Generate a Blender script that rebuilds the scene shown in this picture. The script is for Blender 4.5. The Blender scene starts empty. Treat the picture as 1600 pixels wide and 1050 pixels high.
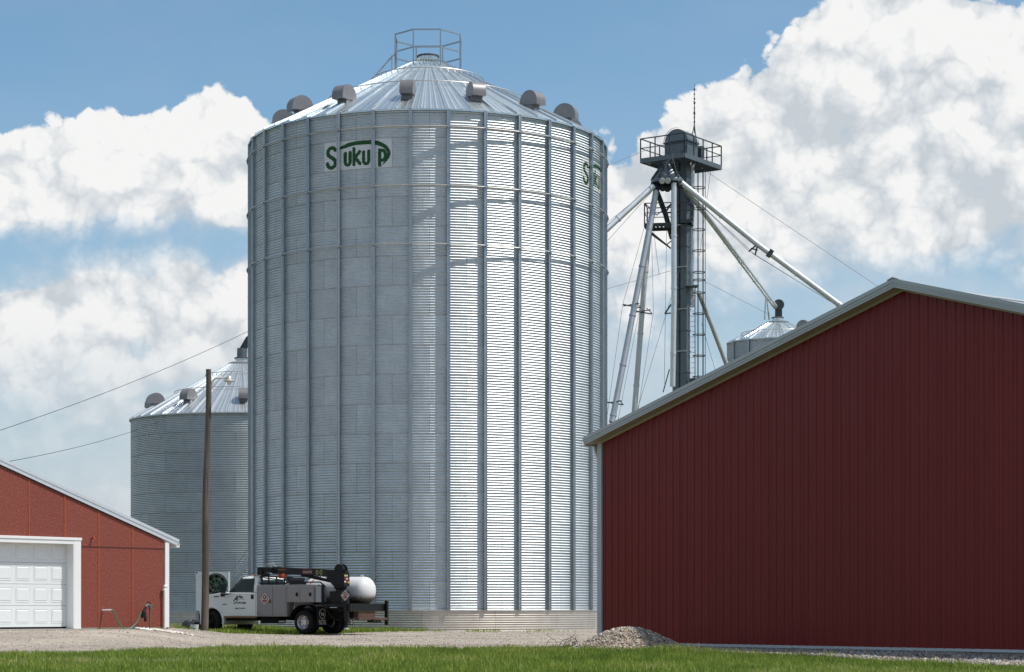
import bpy, bmesh, math, random
import numpy as np
from mathutils import Vector, Matrix

random.seed(7)
RNG = np.random.default_rng(11)
SC = bpy.context.scene
COL = SC.collection
PI = math.pi
D2R = math.radians

# ------------------------------------------------------------------ camera, sky, sun, exposure
EYE = 0.95
FPX = 3383.0
cam_d = bpy.data.cameras.new('camera')
cam = bpy.data.objects.new('camera', cam_d)
COL.objects.link(cam)
cam.location = (0, 0, EYE)
cam.rotation_euler = (PI / 2, 0, 0)
cam_d.sensor_width = 36
cam_d.lens = FPX / 1600 * 36
cam_d.shift_y = (950 - 525) / 1600
cam_d.clip_start = 0.5
cam_d.clip_end = 6000
SC.camera = cam

SUN_EL = D2R(60)
SUN_AZ = math.atan2(0.985, -0.17)          # from +Y towards +X
SUN = Vector((math.sin(SUN_AZ) * math.cos(SUN_EL), math.cos(SUN_AZ) * math.cos(SUN_EL), math.sin(SUN_EL)))
sun_d = bpy.data.lights.new('sun', 'SUN')
sun_d.energy = 4.0
sun_d.angle = D2R(0.5)
sun_d.color = (1.0, 0.955, 0.89)
sun = bpy.data.objects.new('sun', sun_d)
COL.objects.link(sun)
sun.location = (40, 10, 60)
sun.rotation_euler = SUN.to_track_quat('Z', 'Y').to_euler()

SC.view_settings.view_transform = 'Standard'
SC.view_settings.look = 'None'
SC.view_settings.exposure = 0.0
SC.view_settings.gamma = 1.0
SC.view_settings.use_curve_mapping = False
SC.render.engine = 'CYCLES'
SC.cycles.max_bounces = 6
SC.cycles.use_denoising = True
SC.cycles.sample_clamp_indirect = 6


class NT:
    """small helper for building node trees"""
    def __init__(self, tree):
        self.t = tree

    def node(self, typ, **kw):
        n = self.t.nodes.new(typ)
        for k, v in kw.items():
            setattr(n, k, v)
        return n

    def put(self, sock, v):
        if isinstance(v, bpy.types.NodeSocket):
            self.t.links.new(v, sock)
        elif v is not None:
            sock.default_value = v

    def m(self, op, a, b=None, c=None, clamp=False):
        n = self.node('ShaderNodeMath', operation=op, use_clamp=clamp)
        for i, v in enumerate((a, b, c)):
            if v is not None:
                self.put(n.inputs[i], v)
        return n.outputs[0]

    def vm(self, op, a, b=None, scale=None):
        n = self.node('ShaderNodeVectorMath', operation=op)
        self.put(n.inputs[0], a)
        if b is not None:
            self.put(n.inputs[1], b)
        if scale is not None:
            self.put(n.inputs['Scale'], scale)
        return n.outputs['Value'] if op in ('LENGTH', 'DOT_PRODUCT', 'DISTANCE') else n.outputs['Vector']

    def mr(self, v, a, b, c=0.0, d=1.0, mode='SMOOTHSTEP'):
        n = self.node('ShaderNodeMapRange', interpolation_type=mode)
        self.put(n.inputs['Value'], v)
        for nm, x in (('From Min', a), ('From Max', b), ('To Min', c), ('To Max', d)):
            self.put(n.inputs[nm], x)
        return n.outputs['Result']

    def mix(self, f, a, b, blend='MIX'):
        n = self.node('ShaderNodeMix', data_type='RGBA', blend_type=blend)
        self.put(n.inputs[0], f)
        self.put(n.inputs[6], a if not isinstance(a, tuple) else (*a[:3], 1))
        self.put(n.inputs[7], b if not isinstance(b, tuple) else (*b[:3], 1))
        return n.outputs[2]

    def noise(self, vec, scale, detail=4, rough=0.55, dist=0.0):
        n = self.node('ShaderNodeTexNoise')
        n.inputs['Scale'].default_value = scale
        n.inputs['Detail'].default_value = detail
        n.inputs['Roughness'].default_value = rough
        n.inputs['Distortion'].default_value = dist
        if vec is not None:
            self.put(n.inputs['Vector'], vec)
        return n.outputs[0]

    def voro(self, vec, scale, feature='F1', detail=0, smooth=1.0, rough=0.5):
        n = self.node('ShaderNodeTexVoronoi', feature=feature)
        n.inputs['Scale'].default_value = scale
        if 'Detail' in n.inputs:
            n.inputs['Detail'].default_value = detail
            n.inputs['Roughness'].default_value = rough
        if feature == 'SMOOTH_F1':
            n.inputs['Smoothness'].default_value = smooth
        if vec is not None:
            self.put(n.inputs['Vector'], vec)
        return n

# ---- cloud field: cumulus banks standing at given azimuth / elevation, plus scattered cumulus all round the sky
def azel(px, py):
    a = math.atan((px - 800) / FPX)
    return a, math.atan((950 - py) / FPX * math.cos(a))


BANKS = [  # px, py, rx, ry (pixels in the photograph, turned into angles), weight
    (1410, 120, 175, 135, 1), (1560, 180, 190, 150, 1), (1640, 280, 200, 200, 1), (1255, 225, 150, 120, 1), (1150, 250, 110, 105, 1),
    (1340, 300, 320, 135, 1), (1430, 210, 260, 150, 1), (1110, 330, 190, 105, 1), (1030, 330, 110, 100, .9), (1500, 340, 200, 95, 1),
    (990, 430, 190, 150, .62), (1190, 390, 260, 70, .7),
    (335, 232, 75, 80, 1), (215, 265, 150, 80, 1), (120, 260, 90, 58, 1), (290, 285, 170, 80, .95), (40, 300, 210, 72, 1),
    (175, 480, 140, 78, 1), (280, 440, 62, 60, 1), (80, 520, 180, 95, 1), (390, 490, 85, 90, 1), (300, 540, 250, 105, .95), (60, 590, 420, 110, .9),
    (230, 640, 300, 90, .8), (40, 690, 160, 60, .6), (160, 770, 170, 70, .7),
]
world = bpy.data.worlds.new('World')
SC.world = world
world.use_nodes = True
wt = world.node_tree
wt.nodes.clear()


def bank_group():
    """smooth body of the clouds; one cheap evaluation"""
    g = bpy.data.node_groups.new('cloud_body', 'ShaderNodeTree')
    g.interface.new_socket('Vector', in_out='INPUT', socket_type='NodeSocketVector')
    g.interface.new_socket('Body', in_out='OUTPUT', socket_type='NodeSocketFloat')
    n = NT(g)
    gi = n.node('NodeGroupInput')
    go = n.node('NodeGroupOutput')
    v = n.vm('NORMALIZE', gi.outputs[0])
    s = n.node('ShaderNodeSeparateXYZ')
    n.put(s.inputs[0], v)
    az = n.m('ARCTAN2', s.outputs[0], s.outputs[1])
    el = n.m('ARCSINE', s.outputs[2])
    cm = n.node('ShaderNodeCombineXYZ')
    n.put(cm.inputs[0], az); n.put(cm.inputs[1], el)
    best = None
    for (px, py, rx, ry, wgt) in BANKS:
        a0, e0 = azel(px, py)
        k = n.vm('LENGTH', n.vm('MULTIPLY', n.vm('SUBTRACT', cm.outputs[0], (a0, e0, 0)), (FPX / rx, FPX / ry, 0)))
        f = n.m('MULTIPLY_ADD', k, -wgt, wgt)
        best = f if best is None else n.m('SMOOTH_MAX', best, f, 0.22)
    # scattered cumulus elsewhere in the sky
    far = n.mr(n.m('ABSOLUTE', az), D2R(14), D2R(24))
    high = n.mr(el, D2R(17), D2R(24))
    away = n.m('MAXIMUM', far, high)
    big = n.noise(n.vm('ADD', n.vm('MULTIPLY', v, (1, 1, 1.7)), (3.1, 8.4, 1.2)), 2.6, 3, 0.5)
    scat = n.mr(big, 0.42, 0.68, -0.9, 0.9, 'LINEAR')
    scat = n.m('MULTIPLY_ADD', n.m('SUBTRACT', scat, -1.5), away, -1.5)
    n.put(go.inputs[0], n.m('MAXIMUM', best, scat))
    return g


def puff_group(octs, det):
    """cauliflower relief: heaped rounded puffs of several sizes"""
    g = bpy.data.node_groups.new('cloud_puffs', 'ShaderNodeTree')
    g.interface.new_socket('Vector', in_out='INPUT', socket_type='NodeSocketVector')
    g.interface.new_socket('Relief', in_out='OUTPUT', socket_type='NodeSocketFloat')
    g.interface.new_socket('Puff', in_out='OUTPUT', socket_type='NodeSocketFloat')
    n = NT(g)
    gi = n.node('NodeGroupInput')
    go = n.node('NodeGroupOutput')
    v = n.vm('NORMALIZE', gi.outputs[0])
    w = n.node('ShaderNodeTexNoise')
    w.inputs['Scale'].default_value = 26
    w.inputs['Detail'].default_value = 6
    w.inputs['Roughness'].default_value = .6
    n.put(w.inputs['Vector'], v)
    vv = n.vm('ADD', v, n.vm('SCALE', n.vm('SUBTRACT', w.outputs['Color'], (.5, .5, .5)), None, 0.022))
    b = None
    for sc, amp, off in ((26, .50, (0, 0, 0)), (60, .34, (.3, .1, .7)), (135, .20, (.9, .4, .2)), (300, .11, (.5, .8, .1)))[:octs]:
        d = n.voro(n.vm('ADD', vv, off), sc, 'F1').outputs['Distance']
        t = n.m('MULTIPLY_ADD', n.m('MULTIPLY', d, d), -1.9 * amp, .55 * amp)
        b = t if b is None else n.m('ADD', b, t)
    n.put(go.inputs[1], b)
    fb = n.noise(v, 22, det, 0.62)
    b = n.m('ADD', b, n.m('MULTIPLY', n.m('SUBTRACT', fb, 0.5), 1.0))
    n.put(go.inputs[0], b)
    return g


def build_world():
    n = NT(wt)
    tc = n.node('ShaderNodeTexCoord')
    d = tc.outputs['Generated']
    sky = n.node('ShaderNodeTexSky', sky_type='NISHITA')
    sky.sun_disc = False
    sky.sun_elevation = SUN_EL
    sky.sun_rotation = SUN_AZ
    sky.altitude = 250
    sky.air_density = 1.0
    sky.dust_density = 1.0
    sky.ozone_density = 1.4
    gb, gp, gq = bank_group(), puff_group(4, 7), puff_group(2, 4)

    def ev(g, vec):
        k = n.node('ShaderNodeGroup')
        k.node_tree = g
        n.put(k.inputs[0], vec)
        return k.outputs
    dsun = n.vm('ADD', d, tuple(SUN * 0.013))
    dsun2 = n.vm('ADD', d, tuple(SUN * 0.034))
    b0, (r0, p0) = ev(gb, d)[0], ev(gp, d)[:2]
    b2 = ev(gb, dsun2)[0]
    p1 = ev(gq, dsun)[1]
    sep = n.node('ShaderNodeSeparateXYZ')
    n.put(sep.inputs[0], d)
    z = sep.outputs[2]
    # tops are crisp, bases dissolve
    f0 = n.m('ADD', n.m('ADD', n.m('MULTIPLY', b0, 1.35), .27), n.m('MULTIPLY', r0, 0.66))
    base = n.mr(n.m('SUBTRACT', b0, b2), -0.35, 0.25)          # 0 at the underside, 1 at the top
    soft = n.m('MULTIPLY', n.mr(z, 0.11, 0.19, 2.2, 1.0), n.mr(base, 0, 1, 0.95, 0.15))
    alpha = n.m('MULTIPLY', n.mr(f0, 0.0, soft), n.mr(z, 0.06, 0.13, 0.45, 1.0))
    # light: the face of each puff towards the sun is bright, what lies behind a thicker part is grey
    lit = n.m('MULTIPLY', n.m('SUBTRACT', p0, p1), 1.35)
    lit = n.m('ADD', lit, n.m('MULTIPLY', n.m('SUBTRACT', b0, b2), 0.55))
    lit = n.m('ADD', lit, n.m('MULTIPLY', p0, .75))
    s = n.mr(lit, -0.62, 0.55, 0, 1, 'LINEAR')
    ramp = n.node('ShaderNodeValToRGB')
    n.put(ramp.inputs[0], s)
    e = ramp.color_ramp.elements
    e[0].position, e[0].color = 0.0, (.61, .665, .715, 1)
    e[1].position, e[1].color = 1.0, (.975, .975, .97, 1)
    k = e.new(.42); k.color = (.745, .785, .82, 1)
    k = e.new(.68); k.color = (.86, .88, .895, 1)
    # distant low cloud fades into the haze
    col = n.vm('SCALE', n.mix(n.mr(z, .05, .16, .55, 0), ramp.outputs[0], (.70, .735, .765)), None, 9.4)
    hz = n.mr(z, 0.0, 0.20, 0.85, 0.0, 'LINEAR')
    skyc = n.mix(hz, n.vm('MULTIPLY', sky.outputs[0], (1.04, 1.27, 1.29)), (4.8, 5.36, 6.4))
    # thin veil of vapour low in the sky
    veil = n.m('MULTIPLY', n.mr(n.noise(n.vm('MULTIPLY', d, (1, 1, 2.2)), 9, 6, .6), .38, .68, 0, .5), n.mr(z, .12, .20, 1, .12))
    skyc = n.mix(veil, skyc, (6.6, 7.0, 7.5))
    out = n.mix(alpha, skyc, col)
    bg = n.node('ShaderNodeBackground')
    n.put(bg.inputs[0], out)
    bg.inputs[1].default_value = 0.1
    o = n.node('ShaderNodeOutputWorld')
    wt.links.new(bg.outputs[0], o.inputs[0])


build_world()
world.cycles.sampling_method = 'MANUAL'
world.cycles.sample_map_resolution = 256

# ------------------------------------------------------------------ helpers


def P(px, py, d):
    return Vector(((px - 800) / FPX * d, d, EYE + (950 - py) / FPX * d))


MATS = {}


def mat(name, color, rough=0.5, metal=0.0, var=0.0, vscale=3.0, bump=0.0, bscale=40.0, rnd=0.0, color2=None, c2scale=2.0,
        c2lo=0.45, c2hi=0.65, stretch=(1, 1, 1), spec=0.5, coat=0.0, rvar=0.0, bdist=0.02):
    if name in MATS:
        return MATS[name]
    m = bpy.data.materials.new(name)
    m.use_nodes = True
    t = m.node_tree
    bs = t.nodes['Principled BSDF']
    n = NT(t)
    tc = n.node('ShaderNodeTexCoord')
    v = n.vm('MULTIPLY', tc.outputs['Object'], stretch)
    c = (*color, 1)
    col = None
    if color2 is not None:
        f = n.mr(n.noise(v, c2scale, 6, 0.6), c2lo, c2hi)
        col = n.mix(f, c, (*color2, 1))
    if var:
        f = n.noise(v, vscale, 6, 0.62)
        k = n.mr(f, 0.25, 0.75, 1 - var, 1 + var, 'LINEAR')
        col = n.mix(1.0, col if col is not None else c, n.comb(k) if False else _grey(n, k), 'MULTIPLY')
    if rnd:
        oi = n.node('ShaderNodeObjectInfo')
        k = n.mr(oi.outputs['Random'], 0, 1, 1 - rnd, 1 + rnd, 'LINEAR')
        col = n.mix(1.0, col if col is not None else c, _grey(n, k), 'MULTIPLY')
    n.put(bs.inputs['Base Color'], col if col is not None else c)
    bs.inputs['Metallic'].default_value = metal
    bs.inputs['Specular IOR Level'].default_value = spec
    if rvar:
        r = n.mr(n.noise(v, vscale * 1.7, 5, 0.6), 0.3, 0.7, max(0.02, rough - rvar), rough + rvar, 'LINEAR')
        n.put(bs.inputs['Roughness'], r)
    else:
        bs.inputs['Roughness'].default_value = rough
    if coat:
        bs.inputs['Coat Weight'].default_value = coat
        bs.inputs['Coat Roughness'].default_value = 0.15
    if bump:
        b = n.node('ShaderNodeBump')
        b.inputs['Strength'].default_value = bump
        b.inputs['Distance'].default_value = bdist
        n.put(b.inputs['Height'], n.noise(v, bscale, 5, 0.6))
        n.put(bs.inputs['Normal'], b.outputs[0])
    MATS[name] = m
    return m


def _grey(n, k):
    c = n.node('ShaderNodeCombineColor')
    for i in range(3):
        n.put(c.inputs[i], k)
    return c.outputs[0]


class MB:
    """collects polygons; build() links them as ONE mesh object"""
    def __init__(self):
        self.v = []
        self.f = []
        self.mi = []
        self.cur = 0

    def add(self, vs, fs, M=None):
        o = len(self.v)
        for p in vs:
            p = Vector(p)
            if M is not None:
                p = M @ p
            self.v.append(tuple(p))
        for f in fs:
            self.f.append(tuple(o + i for i in f))
            self.mi.append(self.cur)
        return self

    def box(self, c, s, M=None, rz=0.0):
        x, y, z = s[0] / 2, s[1] / 2, s[2] / 2
        vs = [(-x, -y, -z), (x, -y, -z), (x, y, -z), (-x, y, -z), (-x, -y, z), (x, -y, z), (x, y, z), (-x, y, z)]
        T = Matrix.Translation(c) @ Matrix.Rotation(rz, 4, 'Z')
        if M is not None:
            T = M @ T
        return self.add(vs, [(3, 2, 1, 0), (4, 5, 6, 7), (0, 1, 5, 4), (1, 2, 6, 5), (2, 3, 7, 6), (3, 0, 4, 7)], T)

    def bx(self, x0, x1, y0, y1, z0, z1, M=None):
        return self.box(((x0 + x1) / 2, (y0 + y1) / 2, (z0 + z1) / 2), (abs(x1 - x0), abs(y1 - y0), abs(z1 - z0)), M)

    def beam(self, a, b, w, h=None, up=(0, 0, 1)):
        """square bar from a to b"""
        a, b = Vector(a), Vector(b)
        h = w if h is None else h
        d = (b - a)
        L = d.length
        d.normalize()
        u = Vector(up)
        s = d.cross(u)
        if s.length < 1e-4:
            s = d.cross(Vector((1, 0, 0)))
        s.normalize()
        u = s.cross(d)
        vs = []
        for p in (a, b):
            for (i, j) in ((-1, -1), (1, -1), (1, 1), (-1, 1)):
                vs.append(p + s * (i * w / 2) + u * (j * h / 2))
        return self.add(vs, [(3, 2, 1, 0), (4, 5, 6, 7), (0, 1, 5, 4), (1, 2, 6, 5), (2, 3, 7, 6), (3, 0, 4, 7)])

    def tube(self, pts, r, n=8, closed=False, caps=True):
        pts = [Vector(p) for p in pts]
        N = len(pts)
        rs = r if isinstance(r, (list, tuple)) else [r] * N
        vs, fs = [], []
        prev = None
        for i, p in enumerate(pts):
            if closed:
                d = pts[(i + 1) % N] - pts[i - 1]
            else:
                d = pts[min(i + 1, N - 1)] - pts[max(i - 1, 0)]
            d.normalize()
            ref = prev if prev is not None else (Vector((0, 0, 1)) if abs(d.z) < 0.9 else Vector((1, 0, 0)))
            s = d.cross(ref)
            if s.length < 1e-5:
                s = d.cross(Vector((0, 1, 0.3)))
            s.normalize()
            u = s.cross(d)
            prev = u
            for k in range(n):
                a = 2 * PI * k / n
                vs.append(p + (s * math.cos(a) + u * math.sin(a)) * rs[i])
        rng = N if closed else N - 1
        for i in range(rng):
            j = (i + 1) % N
            for k in range(n):
                k2 = (k + 1) % n
                fs.append((i * n + k, i * n + k2, j * n + k2, j * n + k))
        if caps and not closed:
            fs.append(tuple(range(n - 1, -1, -1)))
            fs.append(tuple((N - 1) * n + k for k in range(n)))
        return self.add(vs, fs)

    def lathe(self, prof, n=32, M=None, capb=True, capt=True, a0=0.0, a1=2 * PI):
        """profile of (r, z) turned about z"""
        full = abs(a1 - a0 - 2 * PI) < 1e-6
        cols = n if full else n + 1
        vs, fs = [], []
        for (r, z) in prof:
            for k in range(cols):
                a = a0 + (a1 - a0) * k / n
                vs.append((r * math.sin(a), -r * math.cos(a), z))
        for i in range(len(prof) - 1):
            for k in range(n):
                k2 = (k + 1) % cols
                fs.append((i * cols + k, i * cols + k2, (i + 1) * cols + k2, (i + 1) * cols + k))
        if full and capb and prof[0][0] > 1e-6:
            fs.append(tuple(range(n - 1, -1, -1)))
        if full and capt and prof[-1][0] > 1e-6:
            fs.append(tuple((len(prof) - 1) * n + k for k in range(n)))
        return self.add(vs, fs, M)

    def prism(self, poly, y0, y1, M=None, axes='xz'):
        """polygon in the xz plane extruded along y (or another pair of axes)"""
        N = len(poly)
        vs = []
        for y in (y0, y1):
            for (a, b) in poly:
                if axes == 'xz':
                    vs.append((a, y, b))
                elif axes == 'yz':
                    vs.append((y, a, b))
                else:
                    vs.append((a, b, y))
        fs = [tuple(range(N)), tuple(range(2 * N - 1, N - 1, -1))]
        for i in range(N):
            j = (i + 1) % N
            fs.append((j, i, N + i, N + j))
        return self.add(vs, fs, M)

    def mesh(self, name, mats, smooth=None, recalc=True):
        me = bpy.data.meshes.new(name)
        me.from_pydata(self.v, [], self.f)
        for m in (mats if isinstance(mats, (list, tuple)) else [mats]):
            me.materials.append(m)
        if any(self.mi):
            me.polygons.foreach_set('material_index', self.mi)
        if recalc:
            bm = bmesh.new()
            bm.from_mesh(me)
            bmesh.ops.recalc_face_normals(bm, faces=bm.faces)
            bm.to_mesh(me)
            bm.free()
        if smooth is not None:
            me.polygons.foreach_set('use_smooth', [True] * len(me.polygons))
            if smooth < 3.1:
                me.set_sharp_from_angle(angle=smooth)
        me.update()
        return me

    def build(self, name, mats, parent=None, smooth=None, bevel=0.0, recalc=True):
        o = bpy.data.objects.new(name, self.mesh(name, mats, smooth, recalc))
        COL.objects.link(o)
        if parent is not None:
            o.parent = parent
        if bevel:
            b = o.modifiers.new('bevel', 'BEVEL')
            b.width = bevel
            b.segments = 2
            b.limit_method = 'ANGLE'
            b.angle_limit = D2R(35)
            b.harden_normals = False
        return o


def link(name, me, parent=None, loc=(0, 0, 0), rot=(0, 0, 0), scale=None):
    o = bpy.data.objects.new(name, me)
    COL.objects.link(o)
    if parent is not None:
        o.parent = parent
    o.location = loc
    o.rotation_euler = rot
    if scale:
        o.scale = scale
    return o


def tag(o, label, cat, group=None, kind=None):
    o['label'] = label
    o['category'] = cat
    if group:
        o['group'] = group
    if kind:
        o['kind'] = kind
    return o


def thing(name, label, cat, loc=(0, 0, 0), rz=0.0, group=None):
    o = bpy.data.objects.new(name, None)
    o.empty_display_size = 0.3
    COL.objects.link(o)
    o.location = loc
    o.rotation_euler = (0, 0, rz)
    return tag(o, label, cat, group)


def text(name, body, size, m, parent, loc, rot, shear=0.0, bold=0.0, align='LEFT', sx=1.0):
    c = bpy.data.curves.new(name, 'FONT')
    c.body = body
    c.size = size
    c.shear = shear
    c.offset = bold
    c.extrude = 0.0015
    c.resolution_u = 3
    c.align_x = align
    t = bpy.data.objects.new('lettering_source', c)
    me = bpy.data.meshes.new_from_object(t)
    me.materials.clear()
    me.materials.append(m)
    bpy.data.objects.remove(t)
    bpy.data.curves.remove(c)
    o = bpy.data.objects.new(name, me)
    COL.objects.link(o)
    o.parent = parent
    o.location = loc
    o.rotation_euler = rot
    o.scale = (sx, 1, 1)
    return o


# ------------------------------------------------------------------ materials
def galv(name, col, rough, rnd=0.05, rr=0.02, met=0.93, bumpk=0.012, mott=1.0, wmix=.35, aniso=0.0):
    """galvanised sheet: spangle, faint streaks, one tone per sheet"""
    m = bpy.data.materials.new(name)
    m.use_nodes = True
    n = NT(m.node_tree)
    bs = m.node_tree.nodes['Principled BSDF']
    tc = n.node('ShaderNodeTexCoord')
    v = tc.outputs['Object']
    oi = n.node('ShaderNodeObjectInfo')
    off = n.vm('ADD', v, n.vm('SCALE', (7.1, 3.3, 9.7), None, oi.outputs['Random']))
    sp = n.voro(off, 28, 'F1')
    k = n.mr(oi.outputs['Random'], 0, 1, 1 - rnd, 1 + rnd, 'LINEAR')
    k = n.m('MULTIPLY', k, n.mr(n.noise(off, 1.6, 6, 0.65), 0.3, 0.7, 1 - .10 * mott, 1 + .08 * mott, 'LINEAR'))
    sepc = n.node('ShaderNodeSeparateColor')
    n.put(sepc.inputs[0], sp.outputs['Color'])
    k = n.m('MULTIPLY', k, n.mr(sepc.outputs[0], 0, 1, 1 - .05 * mott, 1 + .05 * mott, 'LINEAR'))
    c = n.mix(1.0, (*col, 1), _grey(n, k), 'MULTIPLY')
    n.put(bs.inputs['Base Color'], c)
    bs.inputs['Metallic'].default_value = met
    r = n.m('ADD', rough, n.m('MULTIPLY', n.m('SUBTRACT', n.noise(off, 2.3, 5, .6), 0.5), rr * 2))
    n.put(bs.inputs['Roughness'], n.m('ADD', r, n.mr(oi.outputs['Random'], 0, 1, -rr, rr, 'LINEAR')))
    b = n.node('ShaderNodeBump')
    b.inputs['Strength'].default_value = bumpk
    b.inputs['Distance'].default_value = 0.02
    n.put(b.inputs['Height'], n.noise(off, 5, 3))
    n.put(bs.inputs['Normal'], b.outputs[0])
    if aniso:
        # rolled sheet: gloss spreads along the corrugations, round the bin
        vt = n.node('ShaderNodeVectorTransform', vector_type='VECTOR', convert_from='OBJECT', convert_to='WORLD')
        n.put(vt.inputs[0], n.vm('NORMALIZE', n.vm('CROSS_PRODUCT', (0, 0, 1), v)))
        bs.inputs['Anisotropic'].default_value = aniso
        n.put(bs.inputs['Tangent'], vt.outputs[0])
    # zinc scatters part of the light far wider than the main gloss
    wide = n.node('ShaderNodeBsdfAnisotropic')
    wide.inputs['Roughness'].default_value = min(.95, rough + .32)
    n.put(wide.inputs['Color'], c)
    n.put(wide.inputs['Normal'], b.outputs[0])
    ms = n.node('ShaderNodeMixShader')
    ms.inputs[0].default_value = wmix
    n.put(ms.inputs[1], bs.outputs[0])
    n.put(ms.inputs[2], wide.outputs[0])
    out = [x for x in m.node_tree.nodes if x.type == 'OUTPUT_MATERIAL'][0]
    m.node_tree.links.new(ms.outputs[0], out.inputs[0])
    MATS[name] = m
    return m


M_SHEET = galv('galvanised_sheet', (0.575, 0.63, 0.665), 0.41, wmix=.12, aniso=.9)
M_OLD = galv('weathered_galvanised_sheet', (0.46, 0.485, 0.505), 0.34, 0.06, wmix=.15, aniso=.8)
M_STIFF = galv('galvanised_post', (0.40, 0.43, 0.455), 0.30, 0.03)
M_ROOF = galv('galvanised_roof', (0.66, 0.72, 0.735), 0.22, 0.03, mott=.35, bumpk=.004)
M_ROOF2 = galv('older_galvanised_roof', (0.60, 0.63, 0.645), 0.33, 0.03, mott=.4, bumpk=.004)
M_RING = galv('galvanised_ring', (0.56, 0.545, 0.52), 0.42, 0.02)
M_FOUND = galv('galvanised_base_sheet', (0.62, 0.57, 0.51), 0.42, 0.05)
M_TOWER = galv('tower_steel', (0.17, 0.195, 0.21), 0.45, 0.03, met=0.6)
M_DARKST = mat('dark_platform_steel', (0.05, 0.06, 0.067), 0.5, 0.3, var=0.2)
M_SPOUT = galv('spout_pipe', (0.74, 0.75, 0.755), 0.34, 0.03, met=.6)
M_WIRE = mat('wire_grey', (0.16, 0.17, 0.18), 0.6)
M_SPOUT2 = galv('old_spout_pipe', (0.56, 0.55, 0.52), 0.45, 0.03, met=0.5)
M_INNER = mat('bin_inside', (0.02, 0.02, 0.02), 0.9)
M_VENT = mat('vent_grey', (0.215, 0.205, 0.21), 0.42, 0.25, var=0.12, vscale=4, rnd=0.06)
M_LID = mat('lid_dark', (0.10, 0.09, 0.085), 0.5, 0.5)
M_LOGOW = mat('logo_white', (0.70, 0.70, 0.71), 0.5, 0.0, var=0.05, vscale=6)
M_LOGOG = mat('logo_green', (0.003, 0.075, 0.014), 0.5)
M_BLACK = mat('black_steel', (0.009, 0.009, 0.010), 0.45, 0.0, var=0.25, vscale=8, spec=.25)
M_RUBBER = mat('rubber', (0.012, 0.0115, 0.011), 0.85, spec=.2, var=0.3, vscale=10)
# ------------------------------------------------------------------ ground
BINX, BINY, BINR = -3.485, 90.0, 7.315


def sstep(a, b, x):
    t = np.clip((x - a) / (b - a), 0, 1)
    return t * t * (3 - 2 * t)


def hash_noise(x, y, seed=0):
    """cheap smooth value noise, numpy"""
    xi, yi = np.floor(x).astype(int), np.floor(y).astype(int)
    xf, yf = x - xi, y - yi

    def h(i, j):
        n = (i * 374761393 + j * 668265263 + seed * 982451653) & 0x7fffffff
        n = ((n ^ (n >> 13)) * 1274126177) & 0x7fffffff
        return ((n ^ (n >> 16)) & 0xffff) / 65535.0
    u, v = xf * xf * (3 - 2 * xf), yf * yf * (3 - 2 * yf)
    return (h(xi, yi) * (1 - u) + h(xi + 1, yi) * u) * (1 - v) + (h(xi, yi + 1) * (1 - u) + h(xi + 1, yi + 1) * u) * v


def terrain(x, y):
    x = np.asarray(x, float)
    y = np.asarray(y, float)
    z = -0.65 * (1 - sstep(4, 27, y))
    g = sstep(46, 57, y) * (1 - sstep(-10.6, -7.6, x + 0.0 * y)) * (1 - sstep(66, 74, y) * 0.8)
    z = z + 0.34 * g
    z = z + 0.06 * sstep(74, 82, y)
    z = z + 0.06 * sstep(0.2, 2.0, x) * sstep(37, 42, y) * (1 - sstep(50, 55, y)) * (1 - sstep(8, 12, x))
    z = z + 0.03 * (hash_noise(x * 0.45, y * 0.45, 3) - 0.5) * sstep(20, 40, y)
    z = z + 0.012 * (hash_noise(x * 1.7, y * 1.7, 5) - 0.5)
    return z


EDGE = np.array([(-60, 40.5), (-12.5, 41.6), (-10.6, 42.2), (-9.0, 43.2), (-7.8, 45.4), (-6.3, 48.4), (-3, 48.0), (0, 47.0), (1.31, 46.4), (1.64, 44.6), (2.09, 43.2),
                 (3.47, 42.5), (5.4, 40.7), (6.65, 37.4), (7.9, 34.4), (9.1, 31.0), (30, 2)])


def front_edge(x):
    return np.interp(x, EDGE[:, 0], EDGE[:, 1])


def is_grass(x, y, jit=True):
    x = np.asarray(x, float)
    y = np.asarray(y, float)
    j = (hash_noise(x * .8, y * .8, 9) - 0.5) * 1.5 + (hash_noise(x * 3.3, y * 3.3, 10) - 0.5) * 0.9 if jit else 0
    front = y < front_edge(x) + j
    # weedy strip round the pole and under the truck, up to the bin base
    yy0 = np.interp(x, [-12.5, -10, -7, -4.2, -3], [74.0, 74.8, 75.9, 80.5, 82.6])
    strip = (x > -13.5) & (x < -3.2) & (y > yy0 + j * 0.6) & ((x + 3.485) ** 2 + (y - 90) ** 2 > 7.35 ** 2) & (y < 97)
    back = (y > 100) | (x < -26) | (x > 22)
    return front | strip | back


M_GRASSG = mat('lawn_soil', (0.075, 0.085, 0.036), 0.9, var=0.35, vscale=2.0, color2=(0.10, 0.085, 0.045), c2scale=0.5, c2lo=0.55, c2hi=0.72, bump=0.4, bscale=30)


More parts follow.
